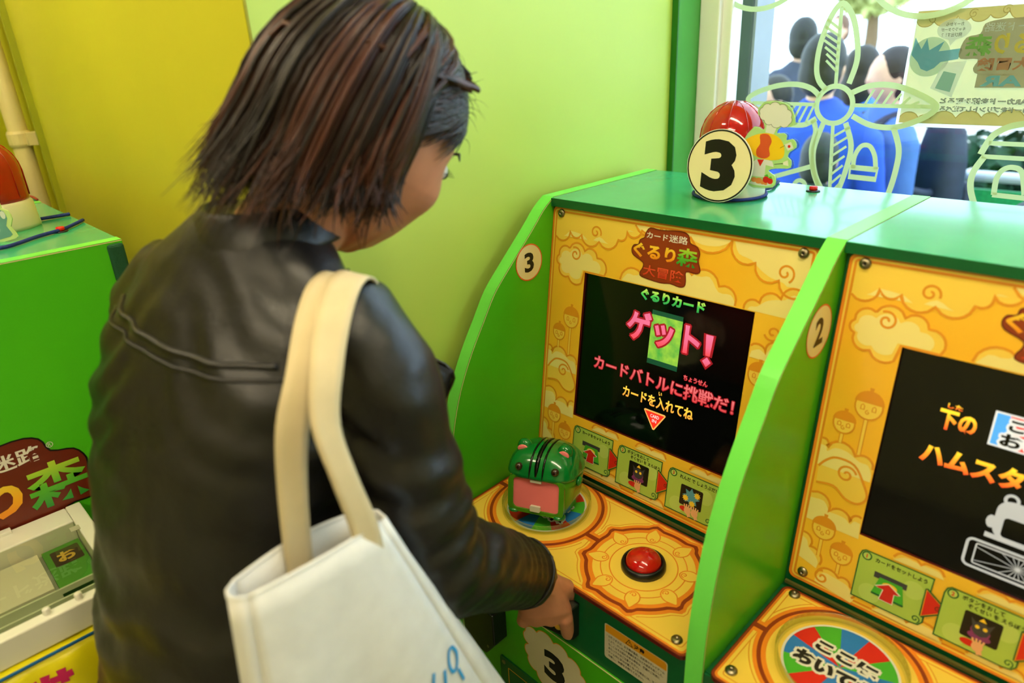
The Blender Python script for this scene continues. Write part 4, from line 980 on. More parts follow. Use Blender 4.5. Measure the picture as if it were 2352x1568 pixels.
strap('strap', [((.306, -.656, 1.055), (0, 1, -.1), .012), ((.306, -.654, 1.105), (0, 1, -.1), .012), ((.306, -.647, 1.17), (.1, 1, -.2), .0125), ((.305, -.637, 1.215), (.2, 1, -.25), .0135), ((.298, -.616, 1.25), (.4, .9, -.25), .015), ((.275, -.588, 1.282), (.65, .7, -.2), .016), ((.250, -.560, 1.299), (.85, .45, -.15), .016), ((.230, -.530, 1.296), (.9, .3, -.1), .015), ((.210, -.500, 1.258), (.9, .2, 0), .014), ((.200, -.480, 1.19), (.9, .2, 0), .013)])
strap('strap', [((.344, -.608, 1.07), (0, 1, -.1), .0125), ((.343, -.610, 1.118), (0, 1, -.1), .0125), ((.338, -.618, 1.17), (0, 1, -.2), .0115), ((.326, -.620, 1.215), (.1, 1, -.3), .012), ((.312, -.605, 1.252), (.35, .9, -.25), .013), ((.287, -.578, 1.284), (.65, .7, -.2), .0145), ((.262, -.548, 1.301), (.85, .45, -.15), .0155), ((.242, -.520, 1.296), (.9, .3, -.1), .015), ((.222, -.495, 1.258), (.9, .2, 0), .014), ((.210, -.475, 1.19), (.9, .2, 0), .013)])
# blue lettering near the lower front corner, lying on the cloth
INK = mat('sky blue ink', (40, 150, 215), .7, noise_s=60)
nb = BVHTree.FromObject(near, bpy.context.evaluated_depsgraph_get())
def cloth_print(paths, w_, name):
    fl = Flat()
    for p in paths: fl.stroke(smooth_path(p, 4), w_)
    vs = []
    for y, z in fl.v:
        h = nb.ray_cast(Vector((.6, y, z)), Vector((-1, 0, 0))); vs.append((h[0].x + .0015 if h[0] else .37, y, z))
    mesh_obj(name, vs, fl.f, INK, near)
cloth_print([[(-.5445, .945), (-.5400, .934), (-.5435, .921), (-.5505, .921), (-.5535, .932), (-.5500, .944), (-.5445, .945)], [(-.5425, .917), (-.5375, .899)]], .0034, 'lettering')
cloth_print([[(-.5610, .933), (-.5665, .905)]], .0042, 'lettering')
cloth_print([[(-.5750, .942), (-.5800, .925), (-.5830, .905)], [(-.5900, .940), (-.5955, .925), (-.592, .912)]], .0036, 'lettering')

# ------------------------------------------------------------------ green animal figure in the dish of cabinet 3
TO = Vector((.116, -.160, .7875)); TF = Vector((.40, -.917, 0)).normalized(); TR = Vector((-TF.y, TF.x, 0)); TL = R_(10); TU = Vector((0, 0, 1)) * math.cos(TL) - TF * math.sin(TL); TF = TF * math.cos(TL) + Vector((0, 0, 1)) * math.sin(TL)
toy = thing('toy_figure', 'green plastic open-mouthed animal figure with black stripes, in the dish of cabinet 3', 'toy', TO)
tp = lambda r, f, u: TO + (TR * r + TF * f + TU * u) * .00103
TG1 = mat('dark green toy plastic', (6, 118, 44), .16, coat=.5, noise_s=12, noise_a=.05)
TG2 = mat('olive green toy plastic', (74, 140, 24), .2, coat=.3, noise_s=12, noise_a=.05)
TPK = mat('pink toy plastic', (246, 128, 128), .4, noise_s=12, noise_a=.03)
TBK = mat('black toy paint', (10, 12, 12), .12, noise_s=12)
TWH = mat('ivory toy tooth', (216, 214, 190), .3, noise_s=12, noise_a=.03)
def tring(u, a, bf, bb, e=4.2, n=44):
    o = []
    for k in range(n):
        t = 2 * math.pi * k / n; ct, st = math.cos(t), math.sin(t)
        x = a * math.copysign(abs(ct) ** (2 / e), ct); y = math.copysign(abs(st) ** (2 / e), st) * (bf if st > 0 else bb); o.append(tp(x, y, u))
    return o
MB().rings([tring(5, 40, 38, 38), tring(8, 47, 44, 44), tring(25, 51, 46, 47), tring(50, 53, 47, 48), tring(64, 53, 47, 48)]).build('lower_shell', TG2, toy, True)
us = MB().rings([tring(61, 50, 45, 46), tring(61.5, 55, 51, 49, 3.6), tring(64, 57, 54, 50, 3.2), tring(68, 56.5, 53, 50, 3.2), tring(76, 55, 50.5, 49, 3.2), tring(85, 51.5, 46.5, 46, 3.0), tring(93, 45, 40, 41, 2.8), tring(99, 35, 31, 33, 2.6), tring(103, 22, 19, 21, 2.4), tring(105, 8, 7, 8, 2)]).build('upper_shell', TG1, toy, True)
tf_ = lambda r, u, h=0: tp(r, 46 + h, u)
fm = MB(); outm, inm = rrect(-45, 45, 5, 64, 10), rrect(-37, 37, 11, 61, 7)
fl = Flat().poly(outm, [inm[::-1]])
fm.add([tf_(u, v, 4.5) for u, v in fl.v], fl.f); n = len(outm)
fm.add([tf_(u, v, 4.5) for u, v in outm] + [tf_(u, v, -1) for u, v in outm], [(i, (i + 1) % n, n + (i + 1) % n, n + i) for i in range(n)])
fm.add([tf_(u, v, 4.5) for u, v in inm] + [tf_(u, v, -1) for u, v in inm], [(i, (i + 1) % n, n + (i + 1) % n, n + i) for i in range(n)])
fm.build('jaw_frame', TG2, toy)
MB().prism(inm, tf_, 0, 1.6).build('mouth', TPK, toy)
MB().prism(rrect(-8, 8, 10, 19, 1.5), tf_, 2, 7).build('lower_tooth', TWH, toy, bevel=.0008)
MB().prism(rrect(-9, 9, 57, 61, .8), tf_, 2, 5.5).build('upper_tooth', TWH, toy, bevel=.0005)
def ball(c, r, m, name, par, sx=1, sy=1, sz=1, n=14):
    vs = []
    rings = [[c + TR * r * sx * math.sin(math.pi * i / n) * math.cos(2 * math.pi * k / 18) + TF * r * sy * math.sin(math.pi * i / n) * math.sin(2 * math.pi * k / 18) + TU * r * sz * math.cos(math.pi * i / n) for k in range(18)] for i in range(1, n)]
    return MB().rings(rings).build(name, m, par, True)
tbv = BVHTree.FromObject(us, bpy.context.evaluated_depsgraph_get())
for s in (-1, 1):
    h = tbv.ray_cast(tp(s * 29, 120, 78), -TF)[0]; ball(h, .0064, mat('brown toy eye', (52, 28, 18), .08, coat=.6, noise_s=9), 'eye', toy)
    ear = ball(tp(s * 33, 12, 98), .0122, TG1, 'ear', toy, 1, .8, 1)
    ball(tp(s * 33, 21.0, 96), .0092, TPK, 'ear_lining', ear, 1, .22, .75)
    ball(tp(s * 55, 6, 52), .0085, TG1, 'arm', toy, .6, 1.15, .9)
    ball(tp(s * 36, 42, 5), .0105, TG1, 'foot', toy, 1, 1.15, .5)
for x, w_, f0 in ((0, 3.6, 8), (-10.5, 1.7, 3), (10.5, 1.7, 3)):
    pts = []
    for k in range(15):
        an = R_(-35 + (118 + f0) * k / 14); o = tp(x, 0, 60) + (TU * math.cos(an) + TF * math.sin(an)) * .12
        hh = tbv.ray_cast(o, (tp(x, 0, 60) - o).normalized())
        if hh[0]: pts.append(hh[0] + hh[1] * .0004)
    st = MB(); vs = []
    for i, p in enumerate(pts):
        t = (pts[min(i + 1, len(pts) - 1)] - pts[max(0, i - 1)]).normalized(); k = 1 if i < len(pts) - 2 else (.8 if i == len(pts) - 2 else .35)
        nn = TR.cross(t).normalized(); vs += [p - TR * w_ * .001 * k, p + nn * .0010, p + TR * w_ * .001 * k, p - nn * .0006]
    st.add(vs, [(4 * i + j, 4 * i + (j + 1) % 4, 4 * i + 4 + (j + 1) % 4, 4 * i + 4 + j) for i in range(len(pts) - 1) for j in range(4)] + [tuple(4 * (len(pts) - 1) + j for j in range(4)), (3, 2, 1, 0)])
    st.build('stripe', TBK, toy, True)
# coin held at the slot
coin = tag(MB().lathe([(.0001, -.001), (.0130, -.001), (.0135, -.0006), (.0135, .0006), (.0130, .001), (.0001, .001)], 28, Matrix.Translation((.262, -.284, .722)) @ Matrix.Rotation(R_(90), 4, 'Y') @ Matrix.Rotation(R_(20), 4, 'X')).build('coin', mat('brass coin', (232, 176, 60), .3, metal=1, noise_s=80), None, True), 'small brass coin between the fingers at the coin plate', 'coin')

# ------------------------------------------------------------------ lamps and boards on the cabinet tops
REDG = mat('red lamp plastic', (205, 12, 10), .08, trans=.45, coat=.5, noise_s=5, noise_a=.1)
LBASE = mat('ivory lamp base', (226, 222, 186), .4, noise_s=10, noise_a=.03)
def beacon(c, label, full=True):
    c = Vector(c); r = thing('beacon_lamp', label, 'lamp', c, 'red beacon lamps')
    M = Matrix.Translation(c)
    MB().lathe([(.0525, 0), (.0525, .006), (.0510, .040), (.048, .044)], 40, M).build('lamp_base', LBASE, r, True)
    prof = [(.0475, .042), (.0490, .050), (.0490, .088)] + [(.0490 * math.cos(R_(a)), .088 + .053 * math.sin(R_(a))) for a in range(8, 90, 8)] + [(.0008, .1412)]
    d = MB().lathe(prof, 40, M).build('lamp_dome', REDG, r, True)
    mb = MB()
    for k in range(10):
        a = 2 * math.pi * k / 10; mb.tube([c + Vector((.0496 * math.cos(a), .0496 * math.sin(a), .050)), c + Vector((.0496 * math.cos(a), .0496 * math.sin(a), .088))] + [c + Vector((.0493 * math.cos(R_(e)) * math.cos(a), .0493 * math.cos(R_(e)) * math.sin(a), .088 + .0533 * math.sin(R_(e)))) for e in range(15, 90, 15)], .0007, 5)
    mb.build('dome_ribs', REDG, d, True)
    MB().lathe([(.018, .046), (.018, .07), (.012, .09), (.012, .11), (.0005, .115)], 20, M).build('lamp_reflector', mat('lamp reflector', (210, 40, 30), .2, metal=.6, noise_s=9), d, True)
    return r
beacon((.228, .162, 1.25), 'red dome beacon lamp on top of cabinet 3 behind the number board')
beacon((-.600, -.660, 1.25), 'dark red beacon lamp on the cabinet with the title badge on its side')
# number board 3
nbd = thing('number_board', 'round cream board with a big black 3 leaning on the red lamp', 'sign', (.240, .100, 1.2505))
NF = frame((.240, .104, 1.304), (1, .04, 0), (0, .10, 1))
MB().prism(circ(0, 0, 52.5, 48), NF, -2, 0).build('board', mat('board edge white', (240, 238, 226), .4, noise_s=9), nbd)
Flat().poly(circ(0, 0, 51.5, 48)).build('board_face', NF, .2, mat('board cream', (240, 226, 182), .25, noise_s=9, noise_a=.03, coat=.3), nbd)
Flat().stroke(circ(0, 0, 50.5, 48), 2.2, True).build('board_outline', NF, .35, P_BLACK, nbd)
Flat().text('3', -27, 27, -37, 38, .05).build('numeral', NF, .4, P_BLACK, nbd)
# cut-out board beside it: plain patches of colour inside a pale green outline
cut = thing('cutout_board', 'pale green cut-out card with white, yellow and red patches beside the number board', 'cutout', (.30, .13, 1.2505))
CFm = frame((0, .130, 0), (1, 0, 0), (0, 0, 1))
OUT = [(281, 1381.5), (284.8, 1387.4), (291.9, 1392.3), (306.6, 1394), (320.4, 1390.9), (330.3, 1384.5), (336.5, 1370.5), (335.8, 1362.9), (326.9, 1359.7), (316.5, 1359.3), (312, 1351.3), (322.5, 1351.8), (327.1, 1348.1), (326.7, 1342.2), (334.7, 1344.6), (340.3, 1341), (342.2, 1333.4), (333.6, 1327), (331.2, 1319.9), (336.9, 1315.3), (337, 1305.4), (327.7, 1303.7), (314.9, 1302.6), (304.4, 1298.7), (314.9, 1292.5), (317.4, 1283.5), (313.3, 1275.8), (292.3, 1273.8), (276.1, 1276.4), (268, 1300), (266, 1318), (261.6, 1336.8), (277.7, 1358.7), (290.1, 1355.2), (294, 1358.4), (288.8, 1369), (282.8, 1374.7)]
MB().prism([((u - 300) * 1.05 + 301, (v - 1333) * 1.03 + 1333) for u, v in smooth_path(OUT, 2, True)], CFm, -1.2, -.4).build('clear_border', ACRYL, cut)
MB().prism(smooth_path(OUT, 2, True), CFm, -.4, 1).build('card', mat('card pale green', (172, 214, 140), .35, noise_s=9, noise_a=.03), cut)
hat = scallop([(285, 1377), (288, 1385), (299, 1389), (313, 1389), (325, 1383), (331, 1373), (329, 1364), (317, 1361), (303, 1363), (292, 1368), (285, 1377)], .26, 1)
Flat().poly(hat[:-1]).poly([(296.2, 1366), (313.1, 1362), (307.9, 1349.6), (295.4, 1351.5)]).build('white_patch', CFm, 1.15, mat('card white', (226, 226, 222), .4, noise_s=9, noise_a=.02), cut)
Flat().stroke(hat, .5, True).build('patch_outline', CFm, 1.3, P_GREY, cut)
Flat().poly(smooth_path([(262.8, 1335.8), (275.5, 1345.6), (293.8, 1350.5), (310.2, 1348.7), (321.7, 1340), (326.3, 1326.5), (323, 1317.3), (308.3, 1313.8), (288.3, 1315.9), (271.7, 1325.1)], 3, True)).build('yellow_patch', CFm, 1.2, mat('card yellow', (246, 200, 30), .4, noise_s=9, noise_a=.03), cut)
Flat().poly(smooth_path([(288, 1348), (300, 1349), (306, 1340), (303, 1330), (305, 1320), (297, 1315.5), (286, 1318), (284, 1327), (289, 1336)], 3, True)).build('red_patch', CFm, 1.3, mat('card brick red', (206, 84, 40), .4, noise_s=9, noise_a=.03), cut)
Flat().poly([(285.2, 1313.7), (298.4, 1314.6), (309.6, 1312.4), (312.5, 1304.5), (300.3, 1306.6), (299.8, 1289.1), (280.6, 1289.5), (278.9, 1308.1)]).poly(circ(294, 1279.5, 17, 20, rv=3)).build('white_patch', CFm, 1.15, MATS['card white'], cut)
Flat().poly([(325.2, 1336.3), (334.1, 1340.7), (338.7, 1332.2), (330.8, 1328.3)]).build('flag', CFm, 1.15, MATS['card white'], cut)
Flat().poly(circ(332.1, 1334.4, 2.1, 14)).build('flag_disc', CFm, 1.25, P_RED, cut)
Flat().stroke([(319.4, 1331.5), (325.9, 1335.3)], .7).stroke([(313, 1308.5), (325.5, 1310.5)], .8).build('flag_pole', CFm, 1.2, P_GREY, cut)
Flat().poly([(325.7, 1312.5), (332.2, 1315.5), (334.1, 1307.7), (326.1, 1308.6)]).build('spatula', CFm, 1.2, P_WHITE, cut)
fo = Flat(); [fo.poly(circ(a, b_, r, 14, rv=r * .8)) for a, b_, r in ((284, 1284.5, 4.5), (291.5, 1283.5, 5.5), (298, 1281.8, 4), (302.5, 1280.6, 3))]
fo.build('orange_patch', CFm, 1.25, mat('card carrot', (226, 138, 66), .4, noise_s=9), cut)
Flat().poly(circ(302.5, 1286, 4.8, 16)).poly(circ(309, 1284.5, 4.4, 16)).poly([(286.5, 1313.5), (297, 1314), (292, 1304)]).build('red_patch', CFm, 1.3, P_RED, cut)
Flat().poly([(299, 1291), (304, 1294), (306.5, 1290)]).poly([(306, 1289), (310, 1291.5), (312.5, 1287.5)]).build('green_patch', CFm, 1.35, P_GREEN, cut)
# cords and switches on the tops
def cord(name, label, pts, r, m, group=None):
    return tag(MB().tube(smooth_path(pts, 6), r, 8).build(name, m, None, True), label, 'cord', group)
NAVY = mat('navy braided cord', (22, 40, 118), .7, noise_s=300, noise_a=.3)
cord('lamp_cord', 'blue cord looped round the foot of the lamp on cabinet 3', [(.228 + .0548 * math.cos(R_(a)), .162 + .0548 * math.sin(R_(a)), 1.2527 + .0006) for a in range(-170, 70, 12)] + [(.262, .235, 1.2527), (.252, .268, 1.2527), (.246, .290, 1.2527)], .0024, NAVY)
cord('lamp_cord', 'navy cord across the title badge cabinet, nearer its red switch', [(-.545, -.73, 1.2535), (-.50, -.715, 1.2535), (-.428, -.695, 1.2535), (-.463, -.639, 1.2535), (-.487, -.598, 1.2535), (-.532, -.5605, 1.2535)], .0028, NAVY)
cord('lamp_cord', 'short navy cord behind the dark red lamp base', [(-.612, -.604, 1.2535), (-.611, -.581, 1.2535), (-.611, -.5605, 1.2535)], .0028, NAVY)
RCORD = mat('rust red cord', (150, 50, 20), .7, noise_s=300, noise_a=.3)
cord('lamp_cord', 'rust red cord on the cabinet top nearest the pipe', [(-.98, -.600, 1.2525), (-.95, -.575, 1.2525), (-.90, -.560, 1.2525), (-.842, -.5605, 1.2525)], .0024, RCORD)
cord('lamp_cord', 'shorter rust red cord on the cabinet top nearest the pipe', [(-1.04, -.580, 1.2525), (-1.00, -.566, 1.2525), (-.955, -.5605, 1.2525)], .0024, RCORD)
def switch(c, label):
    c = Vector(c); r = thing('push_switch', label, 'switch', c, 'small red push switches'); M = Matrix.Translation(c)
    MB().lathe([(.0105, 0), (.0105, .0012), (.008, .0024)], 24, M).build('switch_collar', mat('black switch collar', (20, 22, 24), .3, noise_s=9), r, True)
    MB().lathe([(.0062, .002), (.0062, .0072), (.005, .0082)], 20, M).build('switch_cap', mat('red switch cap', (206, 26, 20), .25, noise_s=9), r, True)
switch((.321, .252, ZT), 'small red push switch on top of cabinet 3 by the window')
switch((-.483, -.605, ZT), 'small red push switch beside the navy cords')

# ------------------------------------------------------------------ cabinets of the row on the left
def plain_cabinet(x1, label):
    r = thing('card_game_cabinet', label, 'arcade cabinet', (x1 - .237, -.857, 0), 'card game cabinets by the yellow wall')
    dy = -.857
    for a, b_ in ((x1 - T_P, x1),):
        p = side_panel(a, b_, r)
        for o in [p] + list(p.children):
            o.data.transform(Matrix.Translation((0, dy, 0)))
    x0 = x1 - T_P - W_IN
    MB().box(x0, x1 - T_P, dy - .002, dy + YB, 1.2365, ZT).build('top_board', TOPG, r, bevel=.0008)
    F0 = frame((x0, dy - .0578, .790), (1, 0, 0), (0, .1370, .9906))
    MB().prism([(0, -20), (450, -20), (450, 452), (0, 452)], F0, -16, -5.2).build('face_board', DARKG, r)
    MB().prism(rrect(2, 447, 0, 449, 9), F0, -5, 0).build('screen_surround', P_AMBER, r)
    MB().prism([(77, 102), (373, 102), (373, 352), (77, 352)], F0, 0, .6).build('screen', SCREEN, r)
    MB().box(x0, x1 - T_P, dy - .265, dy - .066, .755, .776).build('console_panel', P_YEL, r)
    MB().box(x0, x1 - T_P, dy - .263, dy - .235, .03, .755).build('lower_front', SIDE, r)
    MB().box(x0, x1 - T_P, dy - .235, dy + YB, 0, .05).box(x0, x1 - T_P, dy + YB - .012, dy + YB, .05, 1.236).build('carcass', DARKG, r)
    return r
lc = plain_cabinet(-.340, 'green cabinet with a big title badge on its plain side panel')
plain_cabinet(-.3405 - T_P - W_IN, 'green cabinet beyond the lime strip, next to the title badge cabinet')
plain_cabinet(-.340 - 2 * (T_P + W_IN), 'last green cabinet of the left row, against the olive wall') if 0 else None
lp = [o for o in lc.children if o.name.startswith('side_panel')][0]
MB().box(-.352, -.334, -.582, -.5598, 1.190, 1.246).build('foam_bumper', mat('dark green foam', (8, 70, 40), .8, noise_s=40, bump=.3, bump_s=300), lc, bevel=.004)
SX = frame((-.3397, 0, 0), (0, 1, 0), (0, 0, 1)); sy = lambda u: -679 + (u - 284) * 2.35; sz = lambda v: 1003 + (v - 442) * 2.35
LB = [(sy(u), sz(v)) for u, v in smooth_path([(187, 431), (194, 440), (213, 439), (246, 442), (259, 438), (263, 428), (275, 424), (280, 415), (279, 405), (284, 392), (278, 387), (262, 387), (263, 374), (262, 366), (254, 363), (238, 365), (221, 363), (188, 366), (184, 372), (188, 380), (187, 388), (169, 396), (165, 404), (168, 411), (176, 413), (178, 420), (186, 425)], 3, True)]
tb = Flat().poly(LB).build('title_badge', SX, .2, P_MAROON, lc)
Flat().stroke(LB, 2.4, True).build('title_badge_edge', SX, .3, P_BLACK, tb)
B2 = lambda t, a, b_, c, d, bo, m, nm: Flat().text(t, sy(a), sy(b_), sz(c), sz(d), bo).build(nm, SX, .4, m, tb)
def lbt(t, a, b_, c, d, bo, m): o = B2(t, a, b_, c, d, bo, m, 'title_lettering'); o.data.transform(Matrix.Translation((.0003, 0, 0)))
lbt('カード迷路', 189, 259, 424.5, 435.5, .02, P_WHITE); lbt('ぐるり', 168, 242, 394.5, 418, .05, G_GURU); lbt('森', 244, 279, 391, 421, .022, G_MORI); lbt('大冒険', 189, 259, 369, 385.5, .016, G_DAI)
Flat().stroke(circ(sy(263.5), sz(432), 4.2, 18), .8, True).text('R', sy(263.5) - 2, sy(263.5) + 2, sz(432) - 2.6, sz(432) + 2.6, .0).build('registered_mark', SX, .45, P_WHITE, tb)
lb2 = Flat().poly(rrect(-770, -640, 772, 834, 10)).build('dark_label', SX, .2, mat('label dark brown', (58, 30, 14), .4, noise_s=9), lc)
Flat().text('お', -745, -708, 782, 824, .05).build('label_lettering', SX, .4, mat('label gold', (216, 168, 44), .4, noise_s=9), lb2)
cutl = thing('cutout_board', 'teal and white cut-out card before the dark red lamp', 'cutout', (-.49, -.68, 1.2505))
CL = frame((-.478, -.669, 0), (.72, .69, 0), (0, 0, 1))
CO = [(-46, 1254), (4, 1254), (8, 1262), (3, 1272), (9, 1284), (6, 1296), (-2, 1300), (-4, 1316), (-14, 1330), (-40, 1336)]
MB().prism(smooth_path(CO, 2, True), CL, -1, 1).build('card', mat('card pale lime', (206, 226, 150), .4, noise_s=9), cutl)
Flat().poly(smooth_path([((u + 22) * .84 - 24, (v - 1290) * .90 + 1290) for u, v in CO], 2, True)).build('teal_patch', CL, 1.2, mat('card teal', (104, 158, 150), .4, noise_s=9, noise_a=.1), cutl)
Flat().poly(circ(-3, 1290, 4, 12, rv=6)).poly(circ(-26, 1270, 12, 14, rv=9)).build('white_patch', CL, 1.3, MATS['card white'], cutl)

# ------------------------------------------------------------------ table with yellow cover and the white tray box
tbl = thing('table', 'table under a yellow printed cover beside the title badge cabinet', 'table', (-.21, -.98, 0))
YC = mat('yellow vinyl cover', (238, 224, 16), .35, noise_s=5, noise_a=.06, bump=.35, bump_s=14)
vs, fs = [], []
ny, nx = 30, 22
path = [(-.335, .835), (-.26, .8355), (-.18, .8355), (-.10, .8352), (-.078, .832), (-.070, .82), (-.067, .79), (-.066, .74), (-.066, .66), (-.067, .56), (-.068, .46)]
path = smooth_path(path, 3)
for j in range(ny + 1):
    y = -.716 - .56 * j / ny
    for i, (x, z) in enumerate(path):
        k = max(0, (.83 - z)) * 10; vs.append((x + .006 * math.sin(y * 46 + z * 9) * min(1, k) + .003 * math.sin(y * 110 + 3), y, z + (.0015 * math.sin(y * 60 + x * 40) if z > .83 else 0)))
n = len(path); fs = [(j * n + i, j * n + i + 1, (j + 1) * n + i + 1, (j + 1) * n + i) for j in range(ny) for i in range(n - 1)]
cov = mesh_obj('cover', vs, fs, YC, tbl, True)
TBW = mat('table board', (190, 170, 120), .6, noise_s=12, noise_a=.1)
MB().box(-.334, -.09, -1.27, -.72, .808, .830).build('table_top', TBW, tbl)
for x in (-.32, -.11):
    for y in (-1.25, -.74): MB().box(x - .014, x + .014, y - .014, y + .014, 0, .808).build('leg', TBW, tbl)
cb_ = BVHTree.FromObject(cov, bpy.context.evaluated_depsgraph_get())
def cover_print(fl, m, name):
    v3 = []
    for y, z in fl.v:
        h = cb_.ray_cast(Vector((.3, y * .001, z * .001)), Vector((-1, 0, 0))); v3.append((h[0].x + .0012 if h[0] else -.06, y * .001, z * .001))
    mesh_obj(name, v3, fl.f, m, cov)
MG = mat('magenta ink', (196, 24, 90), .5, noise_s=30)
cover_print(Flat().text('では', -880, -808, 784, 818, .09), MG, 'cover_lettering')
cover_print(Flat().stroke(circ(-778, 760, 14, 20), 7, True), MG, 'cover_lettering')
MB().tube([(-.0745, -1.26, .838), (-.0745, -.715, .838)], .0022, 6).build('blue_piping', mat('blue piping', (20, 96, 150), .4, noise_s=40), tbl, True)
box_ = thing('tray_box', 'white framed plastic tray with clear lid lying on the yellow cover', 'box', (-.21, -.86, .837))
WPL = mat('white tray plastic', (232, 230, 214), .3, noise_s=12, noise_a=.03)
x0, x1, y0, y1, zb, zt = -.335, -.089, -1.16, -.716, .8375, .876
MB().box(x0, x1, y1 - .020, y1, zb, zt).build('frame_end', WPL, box_, bevel=.002)
MB().box(x0, x1, y0, y0 + .020, zb, zt).build('frame_end', WPL, box_, bevel=.002)
MB().box(x0, x0 + .046, y0, y1 - .0202, zb, zt - .001).build('frame_back', WPL, box_, bevel=.002)
MB().box(x1 - .018, x1, y0, y1 - .0202, zb, zt).build('frame_front', WPL, box_, bevel=.002)
MB().box(x0, x0 + .012, y0, y1 - .09, zt - .001, zt + .004).build('frame_lip', WPL, box_, bevel=.001)
MB().box(x0 + .046, x1 - .018, y0 + .02, y1 - .0202, zb, zb + .002).build('tray_floor', mat('grey tray floor', (168, 172, 150), .4, noise_s=12), box_)
mesh_obj('clear_lid', [(x0 + .046, y0 + .02, zt - .003), (x1 - .018, y0 + .02, zt - .003), (x1 - .018, y1 - .02, zt - .003), (x0 + .046, y1 - .02, zt - .003)], [(0, 1, 2, 3)], ACRYL, box_)
MB().box(x0 + .052, x0 + .15, y0 + .03, y1 - .075, zb + .004, zb + .012).build('paper_sheet', mat('ivory paper', (214, 208, 186), .8, noise_s=12, noise_a=.04), box_)
MB().box(x0 + .048, x0 + .165, y1 - .070, y1 - .022, zb + .002, zb + .008).build('panel_view_green', mat('side panel view green', (70, 140, 40), .5, noise_s=12), box_)  # added card standing in for the side panel seen through the clear tray
for xx in (x0 + .162, x0 + .185, x0 + .205): MB().box(xx, xx + .003, y0 + .02, y1 - .024, zb + .002, zb + .016).build('rib', mat('clear rib plastic', (206, 206, 184), .2, noise_s=12), box_)
TI = frame((x0 + .07, y1 - .066, zb + .0083), (0, 1, 0), (-1, 0, 0))
ig = Flat().poly(rrect(4, 40, -30, 12, 3)).build('label_view', TI, 0, mat('inset dark', (58, 44, 20), .5, noise_s=12), box_)  # repeats the side panel's dark label as seen through the lid
Flat().text('お', 10, 34, -22, 4, .04).build('label_view_lettering', TI, .3, mat('inset gold', (206, 166, 60), .5, noise_s=12), ig)
for yy in (y1 - .060, y1 - .095): MB().lathe([(.0045, -.012), (.0045, .006), (.003, .0075)], 14, Matrix.Translation((x1 - .012, yy, zt + .001))).build('peg', WPL, box_, True)
MB().box(x0 + .066, x0 + .078, y1 - .030, y1 - .018, zt, zt + .001).build('latch_mark', mat('grey latch mark', (180, 178, 150), .4, noise_s=12), box_)
# ------------------------------------------------------------------ vinyl drawing on the glass
VIN = mat('pale green vinyl film', (206, 232, 196), .5, noise_s=9, noise_a=.03, trans=0)
nv = VIN.node_tree; bs = nv.nodes['Principled BSDF']; tl = nv.nodes.new('ShaderNodeBsdfTranslucent'); tl.inputs[0].default_value = lin((196, 224, 186)); mxs = nv.nodes.new('ShaderNodeMixShader'); mxs.inputs[0].default_value = .18
nv.links.new(bs.outputs[0], mxs.inputs[1]); nv.links.new(tl.outputs[0], mxs.inputs[2]); nv.links.new(mxs.outputs[0], nv.nodes['Material Output'].inputs[0])
VF = frame((0, YG - .0012, 0), (1, 0, 0), (0, 0, 1))
dec = thing('window_sticker', 'pale green line drawing of a flower and acorn houses stuck on the window', 'sticker', (.24, YG - .0012, 1.10))
VH = [0]
def vin(name, pts, w_=9.5, closed=False, sm=True, h=0):
    VH[0] += .02; h = VH[0]
    return Flat().stroke(smooth_path(pts, 5, closed) if sm else pts, w_, closed).build(name, VF, h, VIN, dec)
HUB = (237, 1355)
vin('hub_ring', circ(HUB[0], HUB[1], 32, 40), 9, True, False)
pet = {'top': [(219, 1381), (204, 1396), (197, 1419), (199, 1457), (212, 1500), (230, 1521), (251, 1497), (264, 1454), (266, 1425), (258, 1391)],
       'left': [(208, 1370), (191, 1383), (162, 1390), (124, 1387), (83, 1374), (68, 1360), (92, 1343), (131, 1322), (182, 1318), (207, 1331)],
       'right': [(265, 1376), (296, 1388), (333, 1388), (375, 1374), (403, 1356), (388, 1338), (348, 1321), (306, 1322), (271, 1337)],
       'bottom': [(221, 1323), (209, 1274), (216, 1233), (233, 1202), (255, 1166), (264, 1205), (273, 1246), (276, 1286), (261, 1325)]}
for k, v in pet.items(): vin('petal_outline', v)
for a, b_ in (((229, 1515), (235, 1391)), ((78, 1356), (203, 1355)), ((272, 1355), (402, 1355)), ((239, 1319), (250, 1175))): vin('petal_rib', [a, b_], 6.5, sm=False)
for k in range(7):      # hatching of one half of each petal
    t = k / 7
    vin('hatch_bar', [(231.5 + 3 * t, 1480 - 80 * t), (213 - 9 * math.sin(math.pi * min(1, t + .25)), 1497 - 78 * t)], 4.2, sm=False, h=.1)
    vin('hatch_bar', [(290 + 15 * k, 1357), (302 + 15 * k, 1382 - 2.2 * k * k * .35)], 4.2, sm=False, h=.1)
    vin('hatch_bar', [(110 + 13 * k, 1326 - .6 * k), (128 + 12 * k, 1353)], 4.2, sm=False, h=.1) if k > 1 else None
    vin('hatch_bar', [(242 + 1.2 * k, 1300 - 17 * k), (270 - 1.0 * k, 1318 - 17 * k)], 4.2, sm=False, h=.1)
vin('house_outline', [(202, 1328), (209, 1307), (205, 1274), (214, 1233), (230, 1200), (246, 1160)]); vin('house_outline', [(343, 1320), (356, 1288), (358, 1258), (352, 1210), (336, 1155)])
vin('house_window', [(285, 1246), (285, 1268), (294, 1286), (308, 1287), (319, 1271), (324, 1248)], 8); vin('house_window', [(280, 1248), (327, 1247), (326, 1230), (280, 1231)], 7, True, False)
vin('house_outline', [(560, 1336), (530, 1333), (509, 1327), (493, 1315), (486, 1302), (480, 1284)]); vin('house_outline', [(486, 1281), (475, 1255), (476, 1228), (490, 1196), (510, 1165)])
